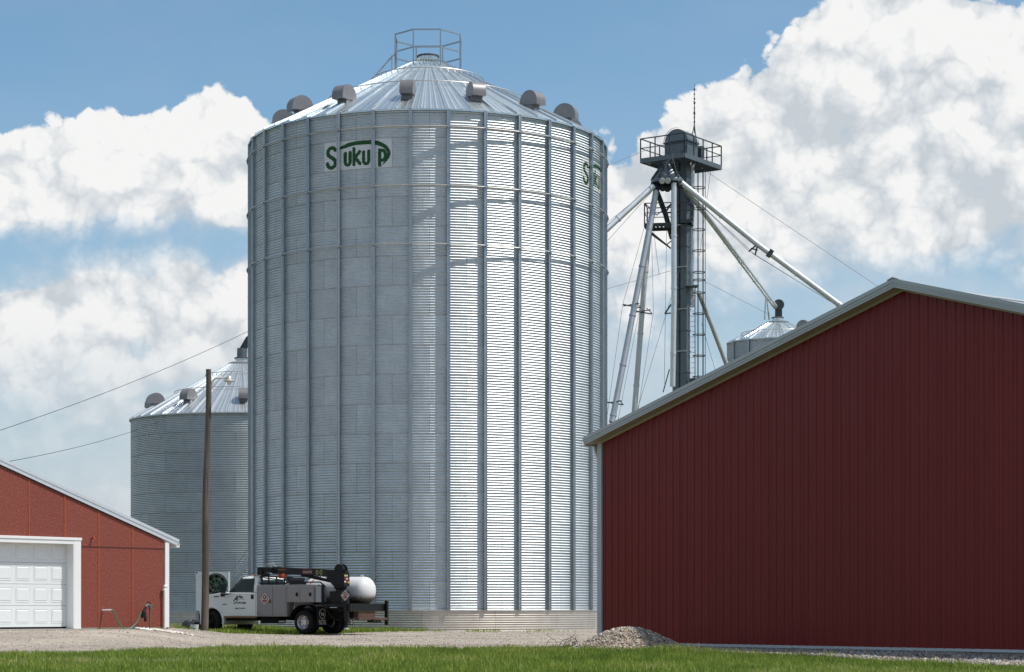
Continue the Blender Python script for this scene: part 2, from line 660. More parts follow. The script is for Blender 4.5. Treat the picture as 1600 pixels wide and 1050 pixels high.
def gravel_mat(name, c1, c2, dark):
    m = bpy.data.materials.new(name)
    m.use_nodes = True
    n = NT(m.node_tree)
    bs = m.node_tree.nodes['Principled BSDF']
    tc = n.node('ShaderNodeTexCoord')
    v = tc.outputs['Object']
    vo = n.voro(v, 26, 'F1', 0)
    vo2 = n.voro(v, 9, 'F1', 0)
    sc = n.node('ShaderNodeSeparateColor')
    n.put(sc.inputs[0], vo.outputs['Color'])
    sc2 = n.node('ShaderNodeSeparateColor')
    n.put(sc2.inputs[0], vo2.outputs['Color'])
    c = n.mix(sc.outputs[0], c1, c2)
    c = n.mix(n.mr(sc.outputs[1], 0.78, 0.95), c, dark)
    c = n.mix(n.mr(sc2.outputs[1], 0.86, 0.97, 0, 0.7), c, dark)
    # worn wheel tracks run along the drive: packed and dustier
    stv = n.vm('MULTIPLY', v, (0.06, 0.55, 1))
    trk = n.noise(stv, 1.0, 4, 0.6)
    c = n.mix(n.mr(trk, 0.42, 0.66, 0, 0.62), c, (0.50, 0.425, 0.345))
    big = n.noise(v, 0.35, 5, 0.6)
    c = n.mix(1.0, c, _grey(n, n.mr(big, 0.3, 0.7, 0.70, 1.16, 'LINEAR')), 'MULTIPLY')
    n.put(bs.inputs['Base Color'], c)
    bs.inputs['Roughness'].default_value = 0.95
    b = n.node('ShaderNodeBump')
    b.inputs['Strength'].default_value = 0.9
    b.inputs['Distance'].default_value = 0.03
    n.put(b.inputs['Height'], n.m('ADD', vo.outputs['Distance'], n.m('MULTIPLY', n.noise(v, 8, 6, .7), 0.8)))
    n.put(bs.inputs['Normal'], b.outputs[0])
    MATS[name] = m
    return m


M_GRAVEL = gravel_mat('limestone_gravel', (0.31, 0.262, 0.212), (0.55, 0.48, 0.40), (0.12, 0.10, 0.083))


def build_ground():
    # outer field: one big sheet
    xs = np.concatenate([np.linspace(-3000, -40, 14), np.linspace(-30, 24, 181), np.linspace(34, 3000, 14)])
    ys = np.concatenate([np.linspace(-600, -20, 8), np.linspace(-8, 26, 24), np.linspace(27, 100, 244), np.linspace(110, 4500, 16)])
    X, Y = np.meshgrid(xs, ys)
    Z = terrain(X, Y)
    nx, ny = len(xs), len(ys)
    co = np.stack([X, Y, Z], -1).reshape(-1, 3)
    ii, jj = np.meshgrid(np.arange(ny - 1), np.arange(nx - 1), indexing='ij')
    q = np.stack([ii * nx + jj, ii * nx + jj + 1, (ii + 1) * nx + jj + 1, (ii + 1) * nx + jj], -1).reshape(-1, 4)

    def mk(name, co, q, m):
        me = bpy.data.meshes.new(name)
        used, inv = np.unique(q, return_inverse=True)
        me.from_pydata(co[used].tolist(), [], inv.reshape(q.shape).tolist())
        me.polygons.foreach_set('use_smooth', [True] * len(me.polygons))
        me.materials.append(m)
        o = bpy.data.objects.new(name, me)
        COL.objects.link(o)
        o['kind'] = 'structure'
        return o
    mk('ground', co, q, M_GRASSG)
    cx = co[q].mean(1)
    keep = (~is_grass(cx[:, 0], cx[:, 1])) & (cx[:, 1] > 25) & (cx[:, 1] < 100) & (cx[:, 0] > -28) & (cx[:, 0] < 22)
    # fine edge comes from the grass blades that overhang it
    co2 = co.copy()
    co2[:, 2] += 0.012
    mk('gravel_drive', co2, q[keep], M_GRAVEL)


build_ground()

# ---- grass blades (uncountable): one mesh
def blade_mat(name, stops):
    m = bpy.data.materials.new(name)
    m.use_nodes = True
    n = NT(m.node_tree)
    bs = m.node_tree.nodes['Principled BSDF']
    at = n.node('ShaderNodeAttribute')
    at.attribute_name = 'tone'
    r = n.node('ShaderNodeValToRGB')
    n.put(r.inputs[0], at.outputs['Fac'])
    e = r.color_ramp.elements
    while len(e) < len(stops):
        e.new(0.5)
    for k, (p, c) in enumerate(stops):
        e[k].position = p
        e[k].color = (*c, 1)
    n.put(bs.inputs['Base Color'], r.outputs[0])
    bs.inputs['Roughness'].default_value = 0.55
    bs.inputs['Specular IOR Level'].default_value = 0.25
    tr = n.node('ShaderNodeBsdfTranslucent')
    n.put(tr.inputs[0], r.outputs[0])
    ms = n.node('ShaderNodeMixShader')
    ms.inputs[0].default_value = 0.3
    n.put(ms.inputs[1], bs.outputs[0])
    n.put(ms.inputs[2], tr.outputs[0])
    out = [x for x in m.node_tree.nodes if x.type == 'OUTPUT_MATERIAL'][0]
    m.node_tree.links.new(ms.outputs[0], out.inputs[0])
    MATS[name] = m
    return m


M_BLADE = blade_mat('grass_blade', [(0.0, (0.095, 0.165, 0.022)), (0.35, (0.20, 0.29, 0.042)), (0.7, (0.32, 0.39, 0.07)), (0.85, (0.42, 0.36, 0.16)), (1.0, (0.66, 0.58, 0.36))])


def blades(name, pts, h, w, tone, label):
    """pts Nx3 roots, h heights, w widths; each blade = a bent strip of one quad and one tip triangle"""
    N = len(pts)
    a = RNG.uniform(0, 2 * PI, N)
    lean = RNG.uniform(0.05, 0.6, N) * h
    la = RNG.uniform(0, 2 * PI, N)
    dx, dy = np.cos(a) * w / 2, np.sin(a) * w / 2
    lx, ly = np.cos(la) * lean, np.sin(la) * lean
    v = np.zeros((N, 5, 3))
    v[:, 0] = pts + np.stack([-dx, -dy, np.zeros(N) - 0.01], 1)
    v[:, 1] = pts + np.stack([dx, dy, np.zeros(N) - 0.01], 1)
    mid = pts + np.stack([lx * .35, ly * .35, h * .6], 1)
    v[:, 2] = mid + np.stack([dx * .8, dy * .8, 0 * h], 1)
    v[:, 3] = mid + np.stack([-dx * .8, -dy * .8, 0 * h], 1)
    v[:, 4] = pts + np.stack([lx, ly, h], 1)
    me = bpy.data.meshes.new(name)
    me.vertices.add(N * 5)
    me.vertices.foreach_set('co', v.reshape(-1))
    base = np.arange(N)[:, None] * 5
    loops = np.concatenate([base + np.array([0, 1, 2, 3]), base + np.array([3, 2, 4])], 1).reshape(-1)
    me.loops.add(N * 7)
    me.loops.foreach_set('vertex_index', loops.astype(np.int32))
    me.polygons.add(N * 2)
    st = np.stack([np.arange(N) * 7, np.arange(N) * 7 + 4], 1).reshape(-1)
    me.polygons.foreach_set('loop_start', st.astype(np.int32))
    me.update(calc_edges=True)
    at = me.attributes.new('tone', 'FLOAT', 'POINT')
    at.data.foreach_set('value', np.repeat(tone, 5).astype(np.float32))
    me.materials.append(M_BLADE)
    o = bpy.data.objects.new(name, me)
    COL.objects.link(o)
    o['kind'] = 'stuff'
    o['label'] = label
    return o


def scatter_grass():
    # front lawn: the strip the frame shows, with a margin each side
    N = 330000
    y = 27 + (55.5 - 27) * RNG.random(N) ** 0.85
    x = (RNG.random(N) * 2 - 1) * (0.2365 * y + 2.5)
    k = is_grass(x, y) & (RNG.random(N) < 0.9)
    x, y = x[k], y[k]
    n1 = hash_noise(x * 0.9, y * 0.5, 21)
    n2 = hash_noise(x * 3.1, y * 2.1, 22)
    n3 = hash_noise(x * 0.35, y * 0.25, 23)
    edge = front_edge(x) - y
    h = 0.055 + 0.05 * n1 + 0.05 * n2 + 0.02 * np.exp(-np.abs(edge) * 2.2)
    h *= RNG.uniform(0.55, 1.35, len(x))
    tone = 0.02 + 0.36 * n2 + 0.34 * n1 + RNG.normal(0, 0.13, len(x))
    h *= 1 - .3 * sstep(2.5, 5, x)
    # dry patch at the left, dead clippings along the edge of the barn gravel, clover heads in places
    bare = hash_noise(x * 0.55, y * 0.28, 27)
    tone += 0.5 * np.clip(bare - .62, 0, 1) * RNG.random(len(x)) * 1.6
    h *= 1 + .35 * (hash_noise(x * 2.2, y * 1.3, 29) > .78)
    dry = np.exp(-(((x + 7.6) / 1.5) ** 2 + ((y - 34.0) / 2.2) ** 2)) + 0.7 * np.exp(-(((x - 2.3) / 1.1) ** 2 + ((y - 45.0) / .5) ** 2))
    tone += dry * 0.55 * RNG.random(len(x))
    t2 = (n3 > 0.66) & (RNG.random(len(x)) < 0.25)
    tone[t2] += 0.28
    rim = (x > 1.5) & (edge < 1.0) & (RNG.random(len(x)) < 0.55 * np.exp(-np.maximum(edge, 0) * 2.0))
    tone[rim] = RNG.uniform(0.82, 1.0, rim.sum())
    lowy = np.exp(-((x + 6.2) / 1.3) ** 2 - ((y - 36.6) / 0.5) ** 2)
    cl = RNG.random(len(x)) < 0.5 * lowy
    tone[cl] = 1.0
    pts = np.stack([x, y, terrain(x, y)], 1)
    blades('grass', pts, h, RNG.uniform(0.008, 0.018, len(x)), np.clip(tone, 0, 1), 'mown green lawn along the bottom of the view')
    # weeds by the pole, truck and bin base
    N = 60000
    x = RNG.uniform(-14, -2.2, N)
    y = RNG.uniform(73, 96, N)
    k = is_grass(x, y)
    x, y = x[k], y[k]
    n1 = hash_noise(x * 1.1, y * 0.8, 31)
    h = (0.05 + 0.17 * n1) * RNG.uniform(0.5, 1.4, len(x))
    tone = 0.32 + 0.35 * RNG.random(len(x)) + 0.35 * (n1 < 0.3) * RNG.random(len(x))
    tone += 0.35 * ((x < -10.6) & (y > 80))
    blades('weeds', np.stack([x, y, terrain(x, y)], 1), h, RNG.uniform(0.015, 0.035, len(x)), np.clip(tone, 0, 1), 'weedy grass under the truck and round the pole')
    # thin tufts invading the drive edge and the bin foot
    N = 2600
    x = RNG.uniform(-5.5, 2.5, N)
    y = np.where(RNG.random(N) < .5, 81.0 + RNG.normal(0, .35, N), front_edge(x) + np.abs(RNG.normal(0, 0.7, N)))
    k = hash_noise(x * 1.5, y * 0.7, 41) > 0.55
    x, y = x[k], y[k]
    blades('weeds', np.stack([x, y, terrain(x, y)], 1), RNG.uniform(0.04, 0.15, len(x)), RNG.uniform(.012, .025, len(x)), np.clip(0.3 + 0.6 * RNG.random(len(x)), 0, 1), 'thin tufts of grass at the edge of the gravel drive')


scatter_grass()

# ---- loose stones (uncountable)
ICO = None


def stones(name, pts, size, mats, label, mi=None):
    """pts Nx3; deformed octahedral pebbles joined in one mesh"""
    N = len(pts)
    base = np.array([(1, 0, 0), (0, 1, 0), (-1, 0, 0), (0, -1, 0), (.35, .3, .8), (-.4, -.1, .75), (.2, -.3, -.8), (-.25, .35, -.8)], float)
    fs = np.array([(0, 1, 4), (1, 2, 4), (2, 5, 4), (2, 3, 5), (3, 0, 5), (0, 4, 5), (1, 0, 6), (0, 3, 6), (3, 2, 7), (2, 1, 7), (3, 7, 6), (1, 6, 7)])
    ang = RNG.uniform(0, 2 * PI, (N, 2))
    ca, sa = np.cos(ang[:, 0]), np.sin(ang[:, 0])
    cb, sb = np.cos(ang[:, 1]), np.sin(ang[:, 1])
    R1 = np.zeros((N, 3, 3)); R1[:, 0, 0] = ca; R1[:, 0, 1] = -sa; R1[:, 1, 0] = sa; R1[:, 1, 1] = ca; R1[:, 2, 2] = 1
    R2 = np.zeros((N, 3, 3)); R2[:, 0, 0] = 1; R2[:, 1, 1] = cb; R2[:, 1, 2] = -sb; R2[:, 2, 1] = sb; R2[:, 2, 2] = cb
    R = R1 @ R2
    sc = size[:, None] * RNG.uniform(0.6, 1.15, (N, 3))
    v = base[None] * (1 + RNG.uniform(-.22, .22, (N, 8, 1))) * sc[:, None, :]
    v = np.einsum('nij,nkj->nki', R, v) + pts[:, None, :]
    me = bpy.data.meshes.new(name)
    me.vertices.add(N * 8)
    me.vertices.foreach_set('co', v.reshape(-1))
    loops = (np.arange(N)[:, None, None] * 8 + fs[None]).reshape(-1)
    me.loops.add(len(loops))
    me.loops.foreach_set('vertex_index', loops.astype(np.int32))
    me.polygons.add(N * 12)
    me.polygons.foreach_set('loop_start', (np.arange(N * 12) * 3).astype(np.int32))
    for m in mats:
        me.materials.append(m)
    if mi is None:
        mi = RNG.integers(0, len(mats), N)
    me.polygons.foreach_set('material_index', np.repeat(mi, 12).astype(np.int32))
    me.update(calc_edges=True)
    o = bpy.data.objects.new(name, me)
    COL.objects.link(o)
    o['kind'] = 'stuff'
    o['label'] = label
    return o


ST_PALE = mat('stone_pale', (0.55, 0.47, 0.375), 0.85, var=0.25, vscale=20)
ST_MID = mat('stone_mid', (0.37, 0.295, 0.225), 0.85, var=0.3, vscale=20)
ST_DARK = mat('stone_dark', (0.17, 0.135, 0.11), 0.85, var=0.3, vscale=20)
ST_GREY = mat('stone_grey', (0.30, 0.30, 0.30), 0.85, var=0.3, vscale=20)
ST_WHITE = mat('stone_white', (0.72, 0.67, 0.60), 0.85, var=0.15, vscale=20)

PILE_C = Vector((2.42, 44.75, 0))


def pile_h(x, y):
    u = (x - PILE_C.x)
    v = (y - PILE_C.y)
    r = np.sqrt((u / (1.40 + 0.0 * np.sign(u))) ** 2 + (v / 1.15) ** 2)
    a = np.arctan2(v, u)
    r = r * (1 + 0.06 * np.sin(3 * a + .6) + 0.04 * np.sin(7 * a))
    return 0.49 * (0.5 + 0.5 * np.cos(PI * np.clip(r, 0, 1.04) / 1.04)) ** 0.82


def build_pile():
    g = np.linspace(-1.9, 1.9, 60)
    X, Y = np.meshgrid(g + PILE_C.x, g + PILE_C.y)
    Z = pile_h(X, Y) + terrain(X, Y) - 0.02
    n = len(g)
    co = np.stack([X, Y, Z], -1).reshape(-1, 3)
    ii, jj = np.meshgrid(np.arange(n - 1), np.arange(n - 1), indexing='ij')
    q = np.stack([ii * n + jj, ii * n + jj + 1, (ii + 1) * n + jj + 1, (ii + 1) * n + jj], -1).reshape(-1, 4)
    keep = pile_h(co[q].mean(1)[:, 0], co[q].mean(1)[:, 1]) > 0.002
    N = 15000
    x = RNG.uniform(-1.7, 1.7, N) + PILE_C.x
    y = RNG.uniform(-1.7, 1.7, N) + PILE_C.y
    h = pile_h(x, y)
    k = (h > 0.01) | (RNG.random(N) < 0.10)
    x, y, h = x[k], y[k], h[k]
    sz = 0.009 + 0.021 * RNG.random(len(x)) ** 1.6
    o = stones('gravel_pile', np.stack([x, y, h + terrain(x, y) + 0.004], 1), sz, [ST_PALE, ST_MID, ST_DARK, ST_WHITE, ST_GREY],
               'heap of pale landscaping stone in front of the red barn corner', RNG.choice(5, len(x), p=[.36, .27, .13, .14, .10]))
    o['category'] = 'gravel pile'
    me = bpy.data.meshes.new('pile_core')
    used, inv = np.unique(q[keep], return_inverse=True)
    me.from_pydata(co[used].tolist(), [], inv.reshape(-1, 4).tolist())
    me.materials.append(ST_MID)
    c = link('pile_core', me, o)
    c['kind'] = 'stuff'
    # dead grass and a black edging hose lie round the foot of the heap (the hose is its own thing)
    N = 14000
    x = RNG.uniform(3.3, 13, N)
    t = RNG.random(N)
    yw = 49.6 - (x - 2.05) * (0.787 / 0.6165)
    ye = front_edge(x)
    y = ye - 0.25 + (yw - ye + 0.2) * t
    x2 = np.concatenate([x]); y2 = np.concatenate([y])
    stones('gravel_strip', np.stack([x2, y2, terrain(x2, y2) + 0.035], 1), RNG.uniform(0.018, 0.05, len(x2)), [ST_GREY, ST_MID, ST_DARK, ST_PALE],
           'strip of loose grey stone along the foot of the red barn', RNG.choice(4, len(x2), p=[.46, .16, .34, .04]))
    # loose stones on the drive
    N = 5200
    x = RNG.uniform(-13.5, 3.5, N)
    y = RNG.uniform(43.5, 82, N)
    k = ~is_grass(x, y)
    x, y = x[k], y[k]
    stones('loose_gravel', np.stack([x, y, terrain(x, y) + 0.012], 1), RNG.uniform(0.012, 0.032, len(x)), [ST_PALE, ST_MID, ST_WHITE, ST_DARK],
           'loose stones scattered over the gravel drive', RNG.choice(4, len(x), p=[.4, .3, .1, .2]))
    N = 260
    x = RNG.normal(-9.75, .35, N)
    y = 61.0 + RNG.normal(0, .22, N)
    stones('white_rubble', np.stack([x, y, terrain(x, y) + 0.03], 1), RNG.uniform(0.018, 0.05, N), [ST_WHITE], 'scatter of white broken stone by the garage corner')


build_pile()

# ------------------------------------------------------------------ grain bins
PITCH = 0.1016


def corr_sheet(R, span, H, waves, a=0.0135, nu=8, seg=8, gap=0.004):
    """one corrugated wall sheet, centred on -y, bottom at z=0"""
    nv = waves * seg
    half = span / 2 - gap / R
    vs, fs = [], []
    for j in range(nv + 1):
        z = gap + (H - 2 * gap) * j / nv
        r = R + a * math.cos(2 * PI * j / seg)
        for i in range(nu + 1):
            t = -half + 2 * half * i / nu
            vs.append((r * math.sin(t), -r * math.cos(t), z))
    for j in range(nv):
        for i in range(nu):
            fs.append((j * (nu + 1) + i, j * (nu + 1) + i + 1, (j + 1) * (nu + 1) + i + 1, (j + 1) * (nu + 1) + i))
    m = MB()
    m.add(vs, fs)
    return m


def seg_dist(px, py, a, b):
    ax, ay = a
    bx, by = b
    dx, dy = bx - ax, by - ay
    L = dx * dx + dy * dy + 1e-9
    t = np.clip(((px - ax) * dx + (py - ay) * dy) / L, 0, 1)
    return np.hypot(px - ax - t * dx, py - ay - t * dy), t


def logo_mask(u, v):
    """painted maker's lettering in units of the zoomed photograph (1600 x 914), v up"""
    out = np.zeros(u.shape, bool)

    def stroke(pts, w, k=1.14):
        nonlocal out
        fat = k
        W = w if isinstance(w, (list, tuple)) else [w] * len(pts)
        for i in range(len(pts) - 1):
            d, t = seg_dist(u, v, pts[i], pts[i + 1])
            out |= d < (W[i] + (W[i + 1] - W[i]) * t) / 2 * fat

    def arc(cx, cy, rx, ry, a0, a1, n=14):
        return [(cx + rx * math.cos(D2R(a0 + (a1 - a0) * i / n)), cy + ry * math.sin(D2R(a0 + (a1 - a0) * i / n))) for i in range(n + 1)]
    # S
    stroke(arc(318, 360, 72, 85, -30, -215), 58)
    stroke([(255, 405), (300, 440), (350, 475), (378, 510)], 60)
    stroke(arc(312, 545, 75, 88, -30, 175), 58)
    # u k u p
    for x0 in (568, 905):
        stroke([(x0, 400), (x0, 560)], 52)
        stroke(arc(x0 + 45, 560, 45, 50, 180, 0), 52)
        stroke([(x0 + 90, 390), (x0 + 90, 560)], 52)
    stroke([(728, 330), (728, 610)], 54)
    stroke([(830, 390), (745, 490), (838, 600)], 54)
    stroke([(1195, 380), (1195, 650)], 54)
    stroke(arc(1235, 475, 62, 90, -110, 110), 52)
    # sweep over the top and round the p
    top = [(390, 345), (450, 310), (540, 280), (640, 250), (760, 232), (900, 228), (1040, 234), (1150, 250), (1240, 290), (1310, 340), (1350, 400), (1362, 450),
           (1345, 510), (1310, 565), (1270, 615), (1240, 650)]
    wid = [14, 40, 62, 72, 76, 78, 78, 76, 72, 66, 64, 60, 52, 40, 26, 8]
    stroke(top, wid, 1.0)
    return out


def logo_sheet(R, span, H):
    nu, seg, waves = 150, 8, 11
    nv = waves * seg
    gap = 0.004
    half = span / 2 - gap / R
    J, I = np.meshgrid(np.arange(nv + 1), np.arange(nu + 1), indexing='ij')
    z = gap + (H - 2 * gap) * J / nv
    r = R + 0.002 + 0.0135 * np.cos(2 * PI * J / seg)
    t = -half + 2 * half * I / nu
    co = np.stack([r * np.sin(t), -r * np.cos(t), z], -1).reshape(-1, 3)
    jj, ii = np.meshgrid(np.arange(nv), np.arange(nu), indexing='ij')
    q = np.stack([jj * (nu + 1) + ii, jj * (nu + 1) + ii + 1, (jj + 1) * (nu + 1) + ii + 1, (jj + 1) * (nu + 1) + ii], -1).reshape(-1, 4)
    # u: angle seen in the photograph -> undo its foreshortening; v: straightened heights
    fu = (ii + .5) / nu
    fv = 1 - (jj + .5) / nv
    u = 175 + fu * 1240
    # map back: photo x runs with sin of the bearing
    th = -31.1 + fu * 22.5
    u = 175 + 1240 * (np.sin(np.radians(th)) - math.sin(D2R(-31.1))) / (math.sin(D2R(-8.6)) - math.sin(D2R(-31.1)))
    v = 165 + fv * 520 + (1 - fu) * 60 * 0 + 10
    mask = logo_mask(u, v)
    me = bpy.data.meshes.new('logo_sheet')
    me.from_pydata(co.tolist(), [], q.tolist())
    me.materials.append(M_LOGOW)
    me.materials.append(M_LOGOG)
    me.polygons.foreach_set('material_index', mask.reshape(-1).astype(np.int32))
    me.polygons.foreach_set('use_smooth', [True] * len(me.polygons))
    me.update()
    return me


def roof_panel(R, r_top, slope, span, rib_h=0.045, rib_w=0.05, minor=4, over=0.09):
    """one roof wedge centred on -y with its standing rib on one edge and shallow pressed ribs; z=0 at the wall"""
    prof = []
    n = 4 * minor
    for i in range(n + 1):
        t = i / n
        prof.append((t, 0.014 if i % 4 == 2 else 0.0))
    r0, r1 = R + over, r_top

    def pt(r, t, dz):
        a = -span / 2 + span * t
        return (r * math.sin(a), -r * math.cos(a), (R - r) * slope + dz)
    m = MB()
    vs = []
    for (r, k) in ((r0, 1), (r1, 1)):
        for (t, dz) in prof:
            vs.append(pt(r, t, dz * k))
    N = n + 1
    m.add(vs, [(i, i + 1, N + i + 1, N + i) for i in range(n)])
    # underside lip at the eave
    m.add([pt(r0, 0, 0), pt(r0, 1, 0), pt(r0, 1, -0.05), pt(r0, 0, -0.05)], [(0, 1, 2, 3)])
    return m


def roof_rib(R, r_top, slope, h=0.085, w=0.075, over=0.10):
    m = MB()
    r0, r1 = R + over, r_top
    vs = []
    for r, k in ((r0, 1.0), (r1, 0.6)):
        z = (R - r) * slope
        vs += [(-w * .7 * k, -r, z), (-w * .3 * k, -r, z + h * k), (w * .3 * k, -r, z + h * k), (w * .7 * k, -r, z)]
    m.add(vs, [(0, 1, 5, 4), (1, 2, 6, 5), (2, 3, 7, 6), (3, 2, 1, 0), (4, 5, 6, 7)])
    return m


def roof_vent(width=0.52, rad=0.47):
    """hooded goose-neck vent centred at origin on a slope; outward is -y"""
    hood = MB()
    n = 16
    poly = []
    for i in range(n + 1):
        a = PI - PI * i / n
        poly.append((-rad * math.cos(a) * -1, 0.20 + rad * math.sin(a)))
    # poly runs in (y,z); front is -y; drop the front lip lower than the back
    poly = [(rad * math.cos(PI - PI * i / n), 0.20 + rad * math.sin(PI - PI * i / n)) for i in range(n + 1)]
    poly = [(-rad, 0.06)] + poly + [(rad, 0.12)]
    hood.prism([(p[0], p[1]) for p in poly], -width / 2, width / 2, axes='yz')
    neck = MB()
    neck.prism([(-0.16, -0.10), (0.36, 0.12), (0.36, 0.24), (-0.16, 0.2)], -width / 2 + .04, width / 2 - .04, axes='yz')
    return hood, neck


def grain_bin(name, label, X, Y, zb, R, rings, ringH, nsheet, seam0, base_h, roof_panels, slope, r_cap, msheet, mroof,
              stiff=None, wind=None, vents=None, hoops=(), visible_rings=None, found=True, seam_alt=True, logo=None, group=None, eave_over=0.09, seg=6):
    root = thing(name, label, 'grain bin', (X, Y, zb), 0, group)
    z0 = base_h
    span = 2 * PI / nsheet
    ze = z0 + rings * ringH
    # dark inside shell keeps daylight out of the joints
    MB().lathe([(R - 0.03, 0.0), (R - 0.03, ze - 0.02), (0.3, ze - 0.05)], 64, capt=True).build('inner_shell', M_INNER, root, recalc=True)
    sheet_me = corr_sheet(R, span, ringH, 11, seg=seg, nu=max(6, int(span * R / 0.36))).mesh('wall_sheet', msheet, smooth=4)
    logo_me = logo_sheet(R, span, ringH) if logo else None
    first = 0 if visible_rings is None else rings - visible_rings
    if first:
        MB().lathe([(R, z0), (R, z0 + first * ringH)], 48, capb=False, capt=False).build('lower_wall', msheet, root, smooth=4)
    for r in range(first, rings):
        for s in range(nsheet):
            # seam positions alternate from ring to ring
            c = seam0 + span / 2 + s * span + (span / 2 if (r % 2 == 0 and seam_alt) else 0)
            is_logo = logo and r == logo[0] and any(abs(((c - b + PI) % (2 * PI)) - PI) < span * .3 for b in logo[1])
            o = link('logo_sheet' if is_logo else 'wall_sheet', logo_me if is_logo else sheet_me, root, (0, 0, z0 + r * ringH), (0, 0, c))
    # base ring
    if found and base_h > 0.05:
        fm = corr_sheet(R + 0.035, span, base_h, max(3, int(round(base_h / 0.09))), a=0.008, nu=8).mesh('base_sheet', M_FOUND, smooth=4)
        for s in range(nsheet):
            link('base_sheet', fm, root, (0, 0, 0), (0, 0, seam0 + span * .9 + s * span))
        MB().lathe([(R - .01, base_h - 0.02), (R + 0.07, base_h - 0.02), (R + 0.07, base_h + 0.012), (R - .01, base_h + .012)], 96, capb=False, capt=False).build('base_flange', M_FOUND, root)
        MB().lathe([(R + 0.04, -0.4), (R + .04, 0.015)], 64, capb=False, capt=False).build('footing', mat('old_concrete', (0.33, .31, .28), .9, var=.2, bump=.3), root)
    if stiff:
        n, off, d = stiff
        zt = ze - 0.05
        zs = z0 - 0.0
        m = MB()
        a = 0.0145
        # deep channel: a narrow web stands on the sheet and carries a wide outer face with returned lips
        face = [(-.066, a + d - .034), (-.066, a + d), (-.03, a + d), (-.026, a + d - .012), (.026, a + d - .012), (.03, a + d), (.066, a + d), (.066, a + d - .034)]
        # lengths of post meet at splices with a small step
        L = 2 * ringH
        zz = zs
        while zz < zt - 0.05:
            z1 = min(zz + L, zt)
            nf = len(face)
            m.add([(p[0], -(R + p[1]), z) for z in (zz + .006, z1) for p in face], [(i, i + 1, nf + i + 1, nf + i) for i in range(nf - 1)])
            m.bx(-.022, .022, -(R + a + d - .013), -(R + a - .004), zz + .006, z1)
        # bolts
            for q in range(int((z1 - zz) / 0.37)):
                bz = zz + .1 + q * .37
                for bxx in (-.03, .03):
                    m.box((bxx, -(R + a + d + .004), bz), (.02, .012, .02))
            zz = z1
        me = m.mesh('stiffener', M_STIFF)
        for k in range(n):
            link('stiffener', me, root, (0, 0, 0), (0, 0, off + 2 * PI * k / n))
    if wind:
        rr = R + 0.014 + stiff[2] + 0.026
        nseg = 192
        for z in wind:
            m = MB()
            m.tube([(rr * math.sin(2 * PI * k / nseg), -rr * math.cos(2 * PI * k / nseg), z) for k in range(nseg)], 0.027, 6, closed=True)
            ring = m.build('wind_ring', M_RING, root, smooth=4)
            bm_ = MB()
            bm_.box((0, -(rr - .01), z), (0.15, 0.085, 0.03))
            bm_.box((0.0, -(rr + .0), z - .035), (0.05, 0.07, 0.045))
            bme = bm_.mesh('ring_bracket', M_STIFF)
            for k in range(stiff[0]):
                link('ring_bracket', bme, ring, (0, 0, 0), (0, 0, stiff[1] + 2 * PI * k / stiff[0]))
    # roof
    rspan = 2 * PI / roof_panels
    pm = roof_panel(R, r_cap, slope, rspan, over=eave_over).mesh('roof_panel', mroof)
    rm = roof_rib(R, r_cap, slope, over=eave_over + .01).mesh('roof_rib', mroof)
    for k in range(roof_panels):
        o = link('roof_panel', pm, root, (0, 0, ze), (0, 0, rspan * (k + .5)))
        link('roof_rib', rm, o, (0, 0, 0), (0, 0, rspan / 2))
    zcap = ze + (R - r_cap) * slope
    m = MB()
    m.lathe([(r_cap + .28, zcap - .28 * slope + .03), (r_cap + .30, zcap - .28 * slope + .085), (r_cap * .8 + .02, zcap + .05), (r_cap * .8, zcap + .06), (r_cap * .8, zcap + 0.22)], 32, capb=False)
    m.build('roof_collar', mroof, root, smooth=.6)
    MB().lathe([(r_cap * .8 + .05, zcap + .2), (r_cap * .8 + .05, zcap + .25), (r_cap * .5, zcap + .31), (0, zcap + .33)], 32).build('roof_lid', M_LID, root, smooth=.6)
    for rh in hoops:
        zz = ze + (R - rh) * slope
        m = MB()
        nseg = 96
        m.tube([(rh * math.sin(2 * PI * k / nseg), -rh * math.cos(2 * PI * k / nseg), zz + 0.16) for k in range(nseg)], 0.02, 6, closed=True)
        for k in range(roof_panels):
            a_ = rspan * (k + .5) + rspan / 2
            m.beam((rh * math.sin(a_), -rh * math.cos(a_), zz + .16), ((rh + .05) * math.sin(a_), -(rh + .05) * math.cos(a_), zz + .01), .02)
        m.build('roof_hoop', M_RING, root)
    if vents:
        n, off, rv, sc = vents
        hood, neck = roof_vent(0.52 * sc, 0.47 * sc)
        hm = hood.mesh('roof_vent', M_VENT, smooth=.7)
        nm = neck.mesh('vent_neck', M_VENT)
        for a_ in ([off + 2 * PI * k / n for k in range(n)] if isinstance(n, int) else n):
            o = link('roof_vent', hm, root, (rv * math.sin(a_), -rv * math.cos(a_), ze + (R - rv) * slope + 0.02), (0, 0, a_))
            link('vent_neck', nm, o)
    return root, ze, zcap


RH = 1.129
ST0 = D2R(-3.0)
SEAM = D2R(-8.62)
big, ZE, ZC = grain_bin('grain_bin', 'tall shiny steel grain bin with upright stiffeners in the middle of the view', BINX, BINY, 0.06, BINR, 17, RH, 16, SEAM, 0.80,
                        48, 0.528, 0.52, M_SHEET, M_ROOF, stiff=(32, ST0, 0.115), wind=[19.27, 17.02, 14.78], vents=(14, D2R(-5.4), 5.98, 1.0),
                        hoops=(2.3, 4.2), logo=(15, [D2R(-19.87), D2R(70.13)]), group='steel grain bins', seg=8)


